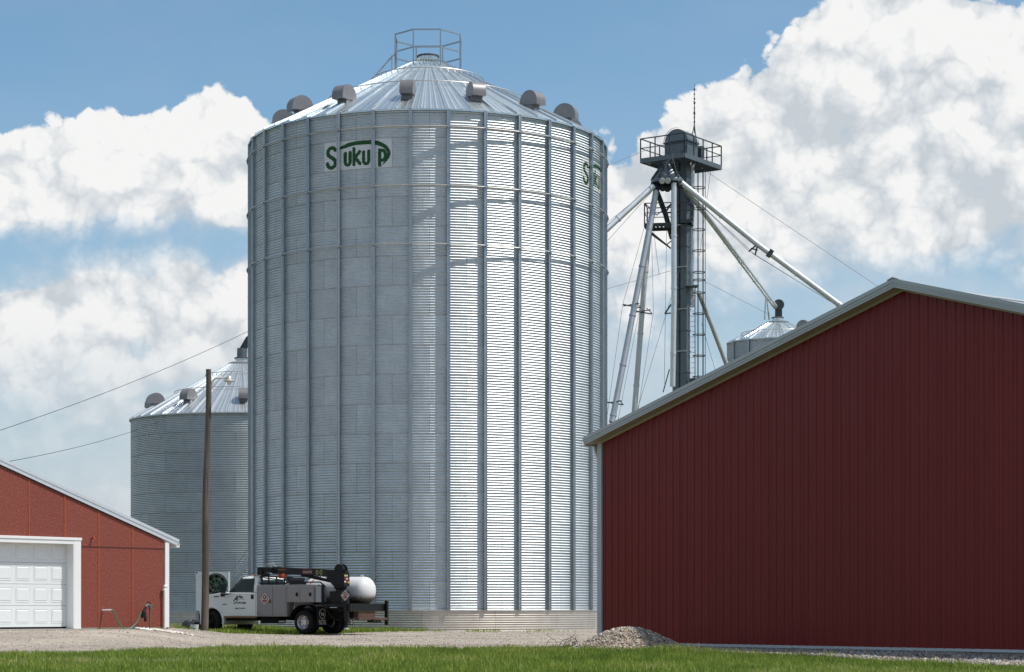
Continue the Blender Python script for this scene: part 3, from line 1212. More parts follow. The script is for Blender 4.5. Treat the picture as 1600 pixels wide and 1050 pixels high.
def peak_rail():
    r = 1.45
    zr = ZE + (BINR - r) * 0.528
    top = zr + 1.5
    vs = [(r * math.sin(D2R(22.5 + 45 * k)), -r * math.cos(D2R(22.5 + 45 * k))) for k in range(8)]
    for k in range(8):
        MB().beam((vs[k][0], vs[k][1], zr - .02), (vs[k][0], vs[k][1], top), 0.055).build('guardrail_post', M_STIFF, big)
    for z, skip in ((top, -1), (zr + 0.78, 5)):
        m = MB()
        for k in range(8):
            if k == skip:
                continue
            a, b = vs[k], vs[(k + 1) % 8]
            m.beam((a[0], a[1], z), (b[0], b[1], z), 0.05)
        m.build('guardrail', M_STIFF, big)
    # short stair rails that climb the last stretch of roof on the left
    for off in (-.35, .35):
        m = MB()
        a = D2R(-72)
        t = Vector((math.cos(a), math.sin(a), 0))

        def q(rad, dz):
            return Vector((rad * math.sin(a), -rad * math.cos(a), ZE + (BINR - rad) * 0.528 + dz)) + t * off
        m.tube([q(2.45, .06), q(1.46, .72)], .028, 6)
        m.tube([q(1.46, 0), q(1.46, .75)], .026, 6)
        m.tube([q(1.46, .72), q(1.2, .70)], .026, 6)
        m.build('roof_stair_rail', M_STIFF, big)


peak_rail()

small, ZE2, ZC2 = grain_bin('grain_bin', 'shorter plain corrugated grain bin behind the utility pole', P(378, 950, 126.9).x, 126.9, 0.0, 6.42, 10, 1.118, 14, D2R(-8.9 - 0.0), 0.72,
                            40, 0.585, 0.5, M_OLD, M_ROOF2, vents=([D2R(a) for a in (-28, -65, -92, 8)], 0, 5.2, 1.05), hoops=(3.9, 2.1), group='steel grain bins')
# spout head on the smaller bin
def fit_small():
    m = MB()
    z = ZC2 + .25
    m.tube([(0, 0, z), (0.02, 0, z + .55)], .3, 12)
    m.build('spout_head', M_TOWER, small, smooth=.6)
    m = MB()
    m.beam((.0, 0, z + .4), (.45, -.1, z + 1.15), .34, .3)
    m.beam((.42, -.1, z + 1.1), (2.8, -.3, z + 5.5), .26, .26)
    m.build('filling_spout', M_DARKST, small)


fit_small()

far1, ZE3, ZC3 = grain_bin('grain_bin', 'small bright-roofed grain bin peeping over the barn roof under a spout', P(1215, 950, 140).x, 140, 0, 3.2, 16, 1.118, 7, D2R(-7), 0.22,
                           18, 0.50, 0.45, M_OLD, M_ROOF, stiff=(14, D2R(-16), .05), vents=([D2R(52)], 0, 2.0, 1.0), hoops=(2.35,), visible_rings=4, found=False, group='steel grain bins')
far2, ZE4, ZC4 = grain_bin('grain_bin', 'grain bin of which only the roof peak shows below the elevator tower', P(1046, 950, 134).x, 134, 0, 3.9, 9, 1.118, 9, 0, 0.3,
                           24, 0.5, 0.62, M_OLD, M_ROOF2, hoops=(2.0,), visible_rings=2, found=False, group='steel grain bins')


# fan-drive head on the small far bin
def head_pulley():
    m = MB()
    zc = ZC3 + 1.05
    M = Matrix.Translation((0.05, -0.1, zc)) @ Matrix.Rotation(PI / 2, 4, 'X')
    m.lathe([(0.0, -.14), (0.35, -.14), (0.35, .14), (0, .14)], 24, M)
    m.lathe([(0.12, .16), (0.12, .2), (0, .2)], 12, M)
    m.bx(-.17, .27, -.2, 0, ZC3 + .2, ZC3 + .75)
    m.build('spout_receiver', M_DARKST, far1, smooth=.6)
    m = MB()
    m.tube([(-.55, 0, ZC3 + .1), (-.75, 0, ZC3 + 2.0)], .05, 6)
    m.tube([(-.85, -.1, ZC3 + .1), (-.75, -.1, ZC3 + 2.0)], .05, 6)
    m.build('spout_brace', M_SPOUT2, far1)


head_pulley()

# ------------------------------------------------------------------ elevator tower
TD = 125.75
TX = 9.83
tower = thing('elevator_tower', 'tall dark grain elevator tower with railed platform, spouts and lightning rod', 'elevator tower', (TX, TD, 0), D2R(55.75))
T_INV = (Matrix.Translation((TX, TD, 0)) @ Matrix.Rotation(D2R(55.75), 4, 'Z')).inverted()


def TL(px, py, d=TD):
    """a point seen at this pixel at depth d, in tower coordinates"""
    return T_INV @ P(px, py, d)


def railing(name, poly, z, h, parent, closed=True, mid=True, w=0.055, kick=0.0, m_=None, skip=()):
    n = len(poly)
    for k in range(n):
        if not closed and k == n - 1:
            break
        if k in skip:
            continue
        a, b = Vector((*poly[k], z)), Vector((*poly[(k + 1) % n], z))
        m = MB()
        m.beam(a + Vector((0, 0, h)), b + Vector((0, 0, h)), w)
        if mid:
            m.beam(a + Vector((0, 0, h * .52)), b + Vector((0, 0, h * .52)), w * .8)
        L = (b - a).length
        N = max(1, int(round(L / 1.15)))
        for i in range(N + 1):
            p = a.lerp(b, i / N)
            m.beam(p, p + Vector((0, 0, h)), w)
        m.build(name, m_ or M_DARKST, parent)


def build_tower():
    ztop = 26.84
    # two legs of trunking, in flanged lengths
    for y in (-.27, .27):
        m = MB()
        z = 0.0
        while z < ztop - 0.1:
            z1 = min(z + 2.44, ztop)
            m.bx(-.2, .2, y - .2, y + .2, z, z1 - .05)
            m.bx(-.245, .245, y - .245, y + .245, z1 - .05, z1)
            z = z1
        m.build('trunking', M_TOWER, tower)
    m = MB()
    for z in np.arange(1.2, ztop, 2.44):
        m.beam((-.26, -.5, z), (-.26, .5, z), .06)
        m.beam((.26, -.5, z), (.26, .5, z), .06)
    m.build('trunk_band', M_RING, tower)
    # head house
    n = 18
    for y0, y1, nm in ((-.62, .62, 'head_housing'),):
        poly = [(-.75, ztop + .1), (.75, ztop + .1), (.75, ztop + 1.1)] + [(.75 * math.cos(PI * i / n), ztop + 1.1 + .72 * math.sin(PI * i / n)) for i in range(1, n)] + [(-.75, ztop + 1.1)]
        MB().prism(poly, y0, y1, axes='yz').build(nm, M_TOWER, tower, smooth=.5)
    m = MB()
    M = Matrix.Translation((0, -.0, ztop + 1.1)) @ Matrix.Rotation(PI / 2, 4, 'Y')
    m.lathe([(0.80, -.66), (0.80, -.60)], 32, M, False, False)
    m.lathe([(0.80, .60), (0.80, .66)], 32, M, False, False)
    m.bx(-.68, .68, -.82, .82, ztop + 1.05, ztop + 1.12)
    m.build('housing_flange', M_DARKST, tower)
    m = MB()
    M = Matrix.Translation((1.25, -.15, ztop + .75)) @ Matrix.Rotation(PI / 2, 4, 'X')
    m.lathe([(0, -.35), (.24, -.35), (.26, -.3), (.26, .3), (.2, .38), (0, .38)], 18, M)
    m.bx(.95, 1.55, -.5, .35, ztop + .3, ztop + .5)
    m.bx(.62, .95, -.35, .1, ztop + .55, ztop + 1.0)
    m.bx(1.05, 1.4, -.75, -.45, ztop + .45, ztop + 1.05)
    m.build('drive_motor', M_TOWER, tower, smooth=.6)
    # main platform
    hx, hy = 2.17, 1.45
    m = MB()
    for (a, b) in (((-hx, -hy), (hx, -hy)), ((hx, -hy), (hx, hy)), ((hx, hy), (-hx, hy)), ((-hx, hy), (-hx, -hy))):
        m.beam((*a, ztop - .12), (*b, ztop - .12), .08, .26)
    for x in np.arange(-hx + .35, hx, .42):
        if abs(x) < 0.7:
            m.beam((x, -hy, ztop - .06), (x, -.55, ztop - .06), .05, .1)
            m.beam((x, .55, ztop - .06), (x, hy, ztop - .06), .05, .1)
        else:
            m.beam((x, -hy, ztop - .06), (x, hy, ztop - .06), .05, .1)
    m.build('platform_frame', M_TOWER, tower)
    m = MB()
    for y in np.arange(-hy + .1, hy, .20):
        if abs(y) < .55:
            m.bx(-hx + .05, -.55, y - .05, y + .05, ztop, ztop + .03)
            m.bx(.55, hx - .05, y - .05, y + .05, ztop, ztop + .03)
        else:
            m.bx(-hx + .05, hx - .05, y - .05, y + .05, ztop, ztop + .03)
    m.build('platform_grating', M_DARKST, tower)
    railing('guardrail', [(-hx, -hy), (hx, -hy), (hx, hy), (-hx, hy)], ztop, 1.14, tower)
    # lightning rod / aerial on a tripod
    q = TL(1085, 210)
    m = MB()
    zb = ztop + .9
    zt = 31.4
    for k in range(3):
        a = 2 * PI * k / 3
        m.tube([(q.x + .28 * math.cos(a), q.y + .28 * math.sin(a), zb), (q.x, q.y, zb + 1.3)], .028, 6)
    m.tube([(q.x, q.y, zb + .8), (q.x, q.y, zb + 2.3)], .035, 6)
    m.tube([(q.x, q.y, zb + 2.3), (q.x, q.y, zt)], [.028, .012], 6)
    for z in np.arange(zb + 1.4, zt - .2, .27):
        r = .045 + .03 * random.random()
        m.tube([(q.x, q.y, z), (q.x, q.y, z + .08)], r, 6)
    for z in (zb + 1.9, zb + 2.6):
        m.tube([(q.x - .14, q.y, z), (q.x + .14, q.y, z)], .02, 5)
    m.build('lightning_rod', M_DARKST, tower)
    # distributor cone and its cluster of outlets
    c = TL(1043, 262, 124.2)
    cx, cy = c.x, c.y
    m = MB()
    T = Matrix.Translation((cx, cy, 0))
    m.lathe([(.26, 26.75), (.3, 26.35), (.92, 25.5), (.95, 25.42), (.95, 25.32), (.5, 25.22)], 20, T)
    m.build('distributor', M_TOWER, tower, smooth=.5)
    m = MB()
    for k in range(10):
        a = 2 * PI * k / 10
        m.beam((cx + .32 * math.cos(a), cy + .32 * math.sin(a), 26.4), (cx + .97 * math.cos(a), cy + .97 * math.sin(a), 25.52), .05, .09)
    m.build('distributor_rib', M_DARKST, tower)
    m = MB()
    for (px, py) in ((1034.5, 283), (1043.5, 282.5)):
        p = TL(px, py, 123.2)
        p2 = TL(px + 1, py - 2.5, 124)
        m.tube([p2, p], .16, 14)
    m.build('outlet_cap', mat('pale_cap', (.50, .47, .43), .6, var=.1), tower, smooth=.6)
    m = MB()
    for (px, py) in ((1022, 290), (1028, 291), (1036, 291), (1043, 292), (1049, 289), (1058, 286), (1064, 287)):
        m.tube([TL(px, py - 6, 124.2), TL(px + (px - 1043) * .12, py + 5, 123.9)], .17, 10)
    m.build('outlet_socket', M_DARKST, tower, smooth=.6)
    m = MB()
    m.beam(TL(1045, 248, 124.6), TL(1044, 262, 124.2), .5, .5)
    m.build('discharge_chute', M_TOWER, tower)
    # ladder with its cage, all the way up
    l = TL(1081, 400, TD)
    lx, ly = l.x, l.y
    m = MB()
    s = Vector((math.cos(D2R(-55.75)), math.sin(D2R(-55.75)), 0)) * .19        # across the view
    o = Vector((lx, ly, 0))
    for sg in (-1, 1):
        m.beam(o + s * sg + Vector((0, 0, 2)), o + s * sg + Vector((0, 0, 19.6)), .05)
    m.build('ladder_rail', M_RING, tower)
    m = MB()
    for z in np.arange(2.3, 19.5, .3):
        m.tube([o - s + Vector((0, 0, z)), o + s + Vector((0, 0, z))], .018, 5, caps=False)
    m.build('ladder_rung', M_RING, tower)
    o2 = o + Vector((math.cos(D2R(-55.75)), math.sin(D2R(-55.75)), 0)) * .42
    for z in list(np.arange(9.5, 20.4, 1.22)) + [20.0, 20.45] + list(np.arange(21.7, 26.4, 1.22)):
        m = MB()
        m.tube([o2 + Vector((.36 * math.cos(2 * PI * k / 18), .36 * math.sin(2 * PI * k / 18), z)) for k in range(18)], .028, 5, closed=True)
        m.build('cage_hoop', M_DARKST, tower, smooth=4)
    for k in range(5):
        a = D2R(-55.75 - 100 + 50 * k)
        p = o2 + Vector((.36 * math.cos(a), .36 * math.sin(a), 0))
        MB().beam(p + Vector((0, 0, 9.4)), p + Vector((0, 0, 26.4)), .035, .012).build('cage_bar', M_DARKST, tower)
    # pipe that rises beside the trunking below the platform
    p = TL(1081, 270, 126.3)
    MB().tube([(p.x, p.y, 18.5), (p.x, p.y, ztop - .1)], .16, 10).build('riser_pipe', M_SPOUT, tower, smooth=.6)
    p = TL(1064, 270, 126.1)
    m = MB()
    for sg in (-1, 1):
        m.beam(Vector((p.x, p.y, 8)) + s * sg + Vector((0, -.1, 0)), Vector((p.x, p.y, ztop - .2)) + s * sg + Vector((0, -.1, 0)), .045)
    for z in np.arange(8.2, ztop - .4, .32):
        m.tube([Vector((p.x, p.y - .1, z)) - s, Vector((p.x, p.y - .1, z)) + s], .016, 5, caps=False)
    m.build('upper_ladder', M_RING, tower)
    # middle platform
    a = TL(1007, 350, 125.3)
    b = TL(1079, 345, 125.6)
    c2 = TL(1027, 356, 127.0)
    zz = P(0, 349, 125.3).z
    def rect(px0, px1, d0, depth, py, h, nm):
        z = P(0, py, d0).z
        u = T_INV.to_3x3() @ Vector((.985, -.17, 0))
        v = T_INV.to_3x3() @ Vector((.17, .985, 0))
        A = TL(px0, py, d0)
        L = (px1 - px0) / FPX * d0
        pts = [A, A + u * L, A + u * L + v * depth, A + v * depth]
        pl = [(q_.x, q_.y) for q_ in pts]
        m = MB()
        for k in range(4):
            m.beam((*pl[k], z - .1), (*pl[(k + 1) % 4], z - .1), .07, .2)
        for k in range(1, 7):
            p0 = pts[0].lerp(pts[1], k / 7)
            p1 = pts[3].lerp(pts[2], k / 7)
            m.beam((p0.x, p0.y, z - .05), (p1.x, p1.y, z - .05), .13, .06)
        m.build('service_platform', M_DARKST, tower)
        railing('guardrail', pl, z, h, tower, skip=(1,) if nm == 'l' else (3,), w=.05)
        return pts, z
    pts, z = rect(1007, 1049, 124.6, 1.5, 349, 1.15, 'l')
    m = MB()
    for q_ in (pts[0], pts[3]):
        m.beam((q_.x, q_.y, z - .2), TL(1048, 388, 125.2), .07)
    m.beam(TL(1041, 383, 125), TL(1053, 373, 125), .06)
    m.beam(TL(1008, 318, 124.6), TL(1026, 336, 124.6), .05)
    m.beam(TL(1026, 336, 124.6), TL(1047, 320, 124.6), .05)
    m.build('platform_brace', M_DARKST, tower)
    rect(1063, 1080, 124.9, 1.2, 343, 1.0, 'r')
    # lower landing in the cage
    p = TL(1080, 448, TD - .4)
    m = MB()
    m.box((p.x, p.y, P(0, 449, TD).z), (.8, .8, .07), rz=D2R(-55.75))
    m.beam(TL(1070, 463, TD - .3), TL(1083, 450, TD - .3), .06)
    m.build('ladder_landing', M_TOWER, tower)
    # knee braces and box at the foot of the trunking
    m = MB()
    for (px, py) in ((1050, 487), (1050, 330)):
        m.beam(TL(1039, py + 3, 124.6), TL(1062, py + 1, 125), .07)
        m.beam(TL(1039, py + 3, 124.6), TL(1049, py - 12, 125), .07)
        m.beam(TL(1062, py + 1, 125), TL(1057, py - 12, 125), .06)
    m.build('spout_bracket', M_DARKST, tower)
    m = MB()
    m.bx(-.3, .3, -1.25, -.7, 13.0, 14.2)
    m.build('foot_box', M_DARKST, tower)
    m = MB()
    m.beam(TL(1046, 577, 124), TL(1036, 613, 124), .06)
    m.build('foot_brace', M_DARKST, tower)


build_tower()


def spout(label, pts, r, m_, extra=None):
    o = MB()
    o.tube(pts, r, 12)
    for k in range(len(pts) - 1):
        a, b = Vector(pts[k]), Vector(pts[k + 1])
        L = (b - a).length
        d = (b - a).normalized()
        for i in range(1, int(L / 3.0) + 1):
            c = a + d * (i * 3.0)
            o.tube([c - d * .05, c + d * .05], r * 1.16, 12)
    ob = o.build('grain_spout', m_, None, smooth=.6)
    tag(ob, label, 'spout', 'spouts fanning out from the elevator tower')
    return ob


s1 = spout('shiny spout falling left from the distributor behind the tall bin', [P(1021, 291, 123.8), P(945, 361, 122.6), P(905, 398, 122)], .17, M_SPOUT)
s2 = spout('leaning spout farthest left below the distributor, reaching the barn roof nearest the bin', [P(1025, 298, 123.9), P(1018, 340, 123.6), P(956, 660, 121)], .17, galv('grey_spout', (.50, .51, .52), .4, .02))
s3 = spout('brownish steep spout just left of the upright one', [P(1016, 345, 124.6), P(1007, 440, 124.2), P(991, 645, 124)], .155, M_SPOUT2)
s4 = spout('shiny upright spout straight down the front of the tower', [P(1053, 286, 123.6), P(1053, 470, 123.6), P(1051, 604, 123.8)], .155, M_SPOUT)
s5 = spout('long shiny spout running far right to the barn ridge', [P(1064, 285, 123.9), P(1180, 379, 124.5), P(1318, 481, 125)], .165, M_SPOUT)
s6 = spout('shiny spout ending on the small bright-roofed bin', [P(1066, 288, 124), P(1110, 345, 128), P(1212, 480, 139.9)], .16, M_SPOUT)
s7 = spout('thin dull spout right of the caged ladder going down behind the barn roof', [P(1092, 458, 126.2), P(1112, 508, 126.6), P(1137, 574, 127)], .135, M_SPOUT2)
s8 = spout('dark short spout behind the left railed platform of the tower', [P(1026, 298, 125), P(1040, 335, 126), P(1050, 372, 127)], .15, MATS['dark_platform_steel'])


def truss(parent, px, py, d, w, cable_to):
    """outrigger cross-arms with stay cables that keep a long spout from sagging"""
    m = MB()
    c = P(px, py, d)
    k = d / FPX
    m.beam(c + Vector((-w * k, -.2, .5 * k)), c + Vector((w * k, .2, -3 * k)), .06)
    m.beam(c + Vector((-w * .9 * k, .3, 0)), c + Vector((w * .8 * k, -.3, 2 * k)), .05)
    m.beam(c + Vector((w * .35 * k, 0, 6 * k)), c + Vector((w * k, 0, -3 * k)), .04)
    m.build('outrigger', M_DARKST, parent)
    for (a, b) in cable_to:
        m = MB()
        m.tube([P(*a), P(*b)], .011, 4, caps=False)
        m.build('stay_cable', M_WIRE, parent)


truss(s2, 987, 477, 122.5, 14, [((1022, 300, 123.8), (973, 476, 122.5)), ((973, 476, 122.5), (948, 655, 121)), ((1024, 302, 123.8), (1000, 480, 122.5)), ((1000, 480, 122.5), (966, 655, 121))])
truss(s2, 960, 629, 121.2, 14, [])
truss(s3, 1005, 487, 124, 14, [((1018, 360, 124.6), (1021, 488, 124.2)), ((1021, 488, 124.2), (997, 642, 124)), ((1020, 350, 124.6), (1030, 430, 124.6)), ((1062, 420, 125), (996, 640, 124))])
m = MB()
m.beam(P(1184, 381, 124.5), P(1170, 393, 124.5), .09)
m.beam(P(1184, 381, 124.5), P(1180, 398, 124.5), .09)
m.beam(P(1173, 388, 124.5), P(1184, 391, 124.5), .07)
m.beam(P(1200, 394, 124.6), P(1206, 398, 124.6), .42)
m.build('outrigger', M_DARKST, s5)
for a, b in (((1072, 298, 124), (1171, 393, 124.5)), ((1171, 393, 124.5), (1312, 480, 125)), ((1074, 300, 124), (1180, 398, 124.5)), ((1180, 398, 124.5), (1302, 474, 125))):
    MB().tube([P(*a), P(*b)], .013, 4, caps=False).build('stay_cable', M_WIRE, s5)
for a, b in (((1022, 288, 123.8), (944, 352, 122.6)), ((1018, 300, 123.8), (944, 382, 122.6))):
    MB().tube([P(*a), P(*b)], .012, 4, caps=False).build('stay_cable', M_WIRE, s1)

GUYS = [((1046, 220, 125.5), (880, 286, 108), 'guy wire running left from the tower platform to the tall bin'),
        ((1095, 262, 126), (1420, 480, 127), 'guy wire from under the tower platform down to the barn ridge'),
        ((1098, 438, 126), (1203, 492, 140), 'guy wire from the ladder cage to the small bin'),
        ((1048, 423, 125), (900, 465, 112), 'nearly level guy wire from mid tower to the tall bin'),
        ((1111, 262, 127), (1093, 400, 126), 'thin steep wire hanging below the right of the tower platform'),
        ((1096, 505, 126), (1118, 580, 128), 'thin wire beside the dull spout near the barn roof'),
        ((1099, 470, 126), (1140, 580, 128), 'thin wire right of the ladder cage near the small bin'),
        ((1050, 240, 123), (1062, 290, 123), 'thin cable in front of the distributor'),
        ((1042, 330, 125), (1038, 600, 125), 'thin upright wire left of the upright spout')]
for a, b, lab in GUYS:
    p, q = P(*a), P(*b)
    pts = [p.lerp(q, i / 8) - Vector((0, 0, 4 * (i / 8) * (1 - i / 8) * 0.0)) for i in range(9)]
    o = MB().tube(pts, .012, 4, caps=False).build('guy_wire', M_WIRE)
    tag(o, lab, 'wire', 'guy wires of the elevator tower')

# ------------------------------------------------------------------ red steel barn
BW = 18.29
M_RED = mat('barn_red_steel', (0.185, 0.0185, 0.0155), 0.34, 0.0, var=0.07, vscale=1.2, rnd=0.04, rvar=.08, stretch=(3, 3, .25), spec=.22)
M_TRIM = mat('barn_trim_grey', (0.44, 0.47, 0.475), 0.42, var=0.06, vscale=2)
M_SOFFIT = mat('barn_soffit', (0.40, 0.34, 0.22), 0.55, var=.08)
M_BROOF = mat('barn_roof_steel', (0.36, 0.38, 0.39), 0.4, 0.2, var=.06)
M_CONC = mat('concrete', (0.36, 0.34, 0.31), 0.9, var=0.18, vscale=3, bump=.2)
barn = thing('barn', 'large dark red steel barn with grey roof trim on the right', 'barn', (2.05, 49.6, 0), D2R(-51.93))
BPITCH = 0.2675
ZEV = 4.79


def btop(x):
    return ZEV + BPITCH * min(x, BW - x)


def build_barn():
    zb = 0.17
    # ribbed siding: one steel panel after the other
    n = 20
    W = BW / n
    r = 0.019
    for k in range(n):
        x0 = k * W
        prof = []
        for j in range(4):
            c = (j + .5) * W / 4
            prof += [(c - W / 8 + .004, 0), (c - .04, 0), (c - .022, r), (c + .022, r), (c + .04, 0)]
            # small stiffening beads on the flat
            q = c + W / 8
            prof += [(q - .03, 0), (q - .012, .004), (q + .008, .004)]
        prof = [(0.003, 0)] + sorted(p for p in prof if .004 < p[0] < W - .004) + [(W - .003, .003)]
        if x0 < BW / 2 < x0 + W:
            prof = sorted(prof + [(BW / 2 - x0, 0)])
        m = MB()
        N = len(prof)
        zz = [zb] + [None]
        m.add([(x0 + p[0], -p[1], zb) for p in prof] + [(x0 + p[0], -p[1], btop(x0 + p[0]) - .02) for p in prof],
              [(i, i + 1, N + i + 1, N + i) for i in range(N - 1)])
        m.build('siding_panel', M_RED, barn)
    D = 26.0
    wall_poly = [(0.01, zb), (BW - .01, zb), (BW - .01, ZEV - .03), (BW / 2, btop(BW / 2) - .03), (0.01, ZEV - .03)]
    MB().prism(wall_poly, .03, .12).build('gable_backing', M_RED, barn)
    for x0 in (0.0, BW - .1):
        MB().bx(x0 + .005, x0 + .1, .13, D, zb, ZEV - .05).build('side_wall', M_RED, barn)
    MB().prism(wall_poly, D - .1, D - .01).build('rear_wall', M_RED, barn)
    MB().bx(0.02, BW - .02, 0.02, D - .2, -.6, zb - .02).build('foundation', M_CONC, barn)
    # base trim with its joints
    for k in range(6):
        MB().prism([(-.035, zb - .05), (.02, zb - .05), (.02, zb + .012), (-.03, zb + .0)], BW * k / 6 + .006, BW * (k + 1) / 6 - .004, axes='yz').build('base_trim', M_TRIM, barn)
    # roof slabs
    ov, og, th = 0.27, 0.30, 0.10
    for sgn in (0, 1):
        def X(x):
            return x if sgn == 0 else BW - x

        def zr(x):
            return ZEV + BPITCH * x
        poly = [(X(-ov), zr(-ov) - .0), (X(BW / 2), zr(BW / 2) - .0), (X(BW / 2), zr(BW / 2) + .03), (X(-ov), zr(-ov) + .03)]
        MB().prism(poly, -og + .02, D).build('roof', M_BROOF, barn)
        # soffit under the gable overhang
        poly = [(X(-ov), zr(-ov) - .024), (X(BW / 2), zr(BW / 2) - .024), (X(BW / 2), zr(BW / 2) - .004), (X(-ov), zr(-ov) - .004)]
        MB().prism(poly, -og + .02, -.022).build('soffit', M_SOFFIT, barn)
        # moulding strip where siding meets soffit
        poly = [(X(0), zr(0) - .085), (X(BW / 2), zr(BW / 2) - .085), (X(BW / 2), zr(BW / 2) - .027), (X(0), zr(0) - .027)]
        MB().prism(poly, -.05, -.022).build('siding_moulding', M_TRIM if False else M_SOFFIT, barn)
        # stepped rake trim
        m = MB()
        for (a, b, y) in ((-.035, .01, -og - .01), (.01, .065, -og - .022), (.065, .14, -og - .04)):
            m.prism([(X(-ov), zr(-ov) + a), (X(BW / 2), zr(BW / 2) + a), (X(BW / 2), zr(BW / 2) + b), (X(-ov), zr(-ov) + b)], y, -og + .018)
        m.build('rake_trim', M_TRIM, barn)
    m = MB()
    zrg = ZEV + BPITCH * BW / 2
    m.prism([(BW / 2 - .22, zrg - .02), (BW / 2, zrg + .04), (BW / 2 + .22, zrg - .02), (BW / 2 + .22, zrg - .005), (BW / 2, zrg + .065), (BW / 2 - .22, zrg - .005)], -og + .02, D)
    m.prism([(BW / 2 - .14, zrg + .105), (BW / 2, zrg + .143), (BW / 2 + .14, zrg + .105), (BW / 2 + .14, zrg + .12), (BW / 2, zrg + .165), (BW / 2 - .14, zrg + .12)], -og - .06, -og + .1)
    m.build('ridge_cap', M_TRIM, barn)
    # corner boards
    for x0, x1 in ((-.10, .045), (BW - .045, BW + .10)):
        m = MB()
        m.bx(x0, x1, -.045, .0, zb - .3, ZEV - .03)
        m.build('corner_trim', M_TRIM, barn)
    m = MB()
    m.bx(-.10, -.005, .002, .14, zb - .3, ZEV - .06)
    m.build('corner_trim', M_TRIM, barn)
    # eave trough and downpipe elbow
    ze = ZEV - BPITCH * ov
    m = MB()
    m.prism([(-ov - .13, ze + .02), (-ov - .10, ze - .05), (-ov - .01, ze - .05), (-ov - .01, ze + .03), (-ov - .02, ze + .03), (-ov - .03, ze - .035), (-ov - .095, ze - .035), (-ov - .13, ze + .06), (-ov - .145, ze + .06)], -og + .05, D)
    m.build('gutter', M_TRIM, barn)
    m = MB()
    m.tube([(-ov - .05, .1, ze - .03), (-ov - .05, .1, ze - .12), (-ov + .02, .1, ze - .26), (-.2, .1, ze - .34), (-.16, .1, ze - .46), (-.16, .1, .1)], .045, 8)
    m.build('downpipe', mat('downpipe_tan', (.46, .42, .36), .5), barn, smooth=.8)


build_barn()

# ------------------------------------------------------------------ red garage on the left
GT = Vector((0.617, 0.787, 0))
GN = Vector((-0.787, 0.617, 0))
GC = Vector((-9.86, 62.0, 0))
garage = thing('garage', 'low red garage with white overhead door at the left edge', 'garage', GC, math.atan2(.787, .617))
M_OSB = mat('red_stained_panel', (0.205, 0.045, 0.027), 0.8, var=0.33, vscale=26, bump=0.5, bscale=60, rnd=.05, color2=(0.29, 0.095, 0.08), c2scale=34, c2lo=.52, c2hi=.66, stretch=(1, 1, .55))
M_BATT = mat('orange_batten', (0.33, 0.07, 0.03), 0.75, var=.15)
M_WHITE = mat('white_paint', (0.80, 0.80, 0.79), 0.5, var=.035, vscale=2.5)
M_DOORW = mat('door_white', (0.76, 0.78, 0.78), 0.45, var=.03, vscale=3)
M_GROOF = mat('garage_roof_metal', (0.66, 0.70, 0.73), 0.32, 0.35, var=.06)


def gs(px):
    k = (px - 800) / FPX
    return (k * GC.y - GC.x) / (GT.x - k * GT.y)


def gz(px, py):
    return EYE + (950 - py) / FPX * (GC.y + GT.y * gs(px))


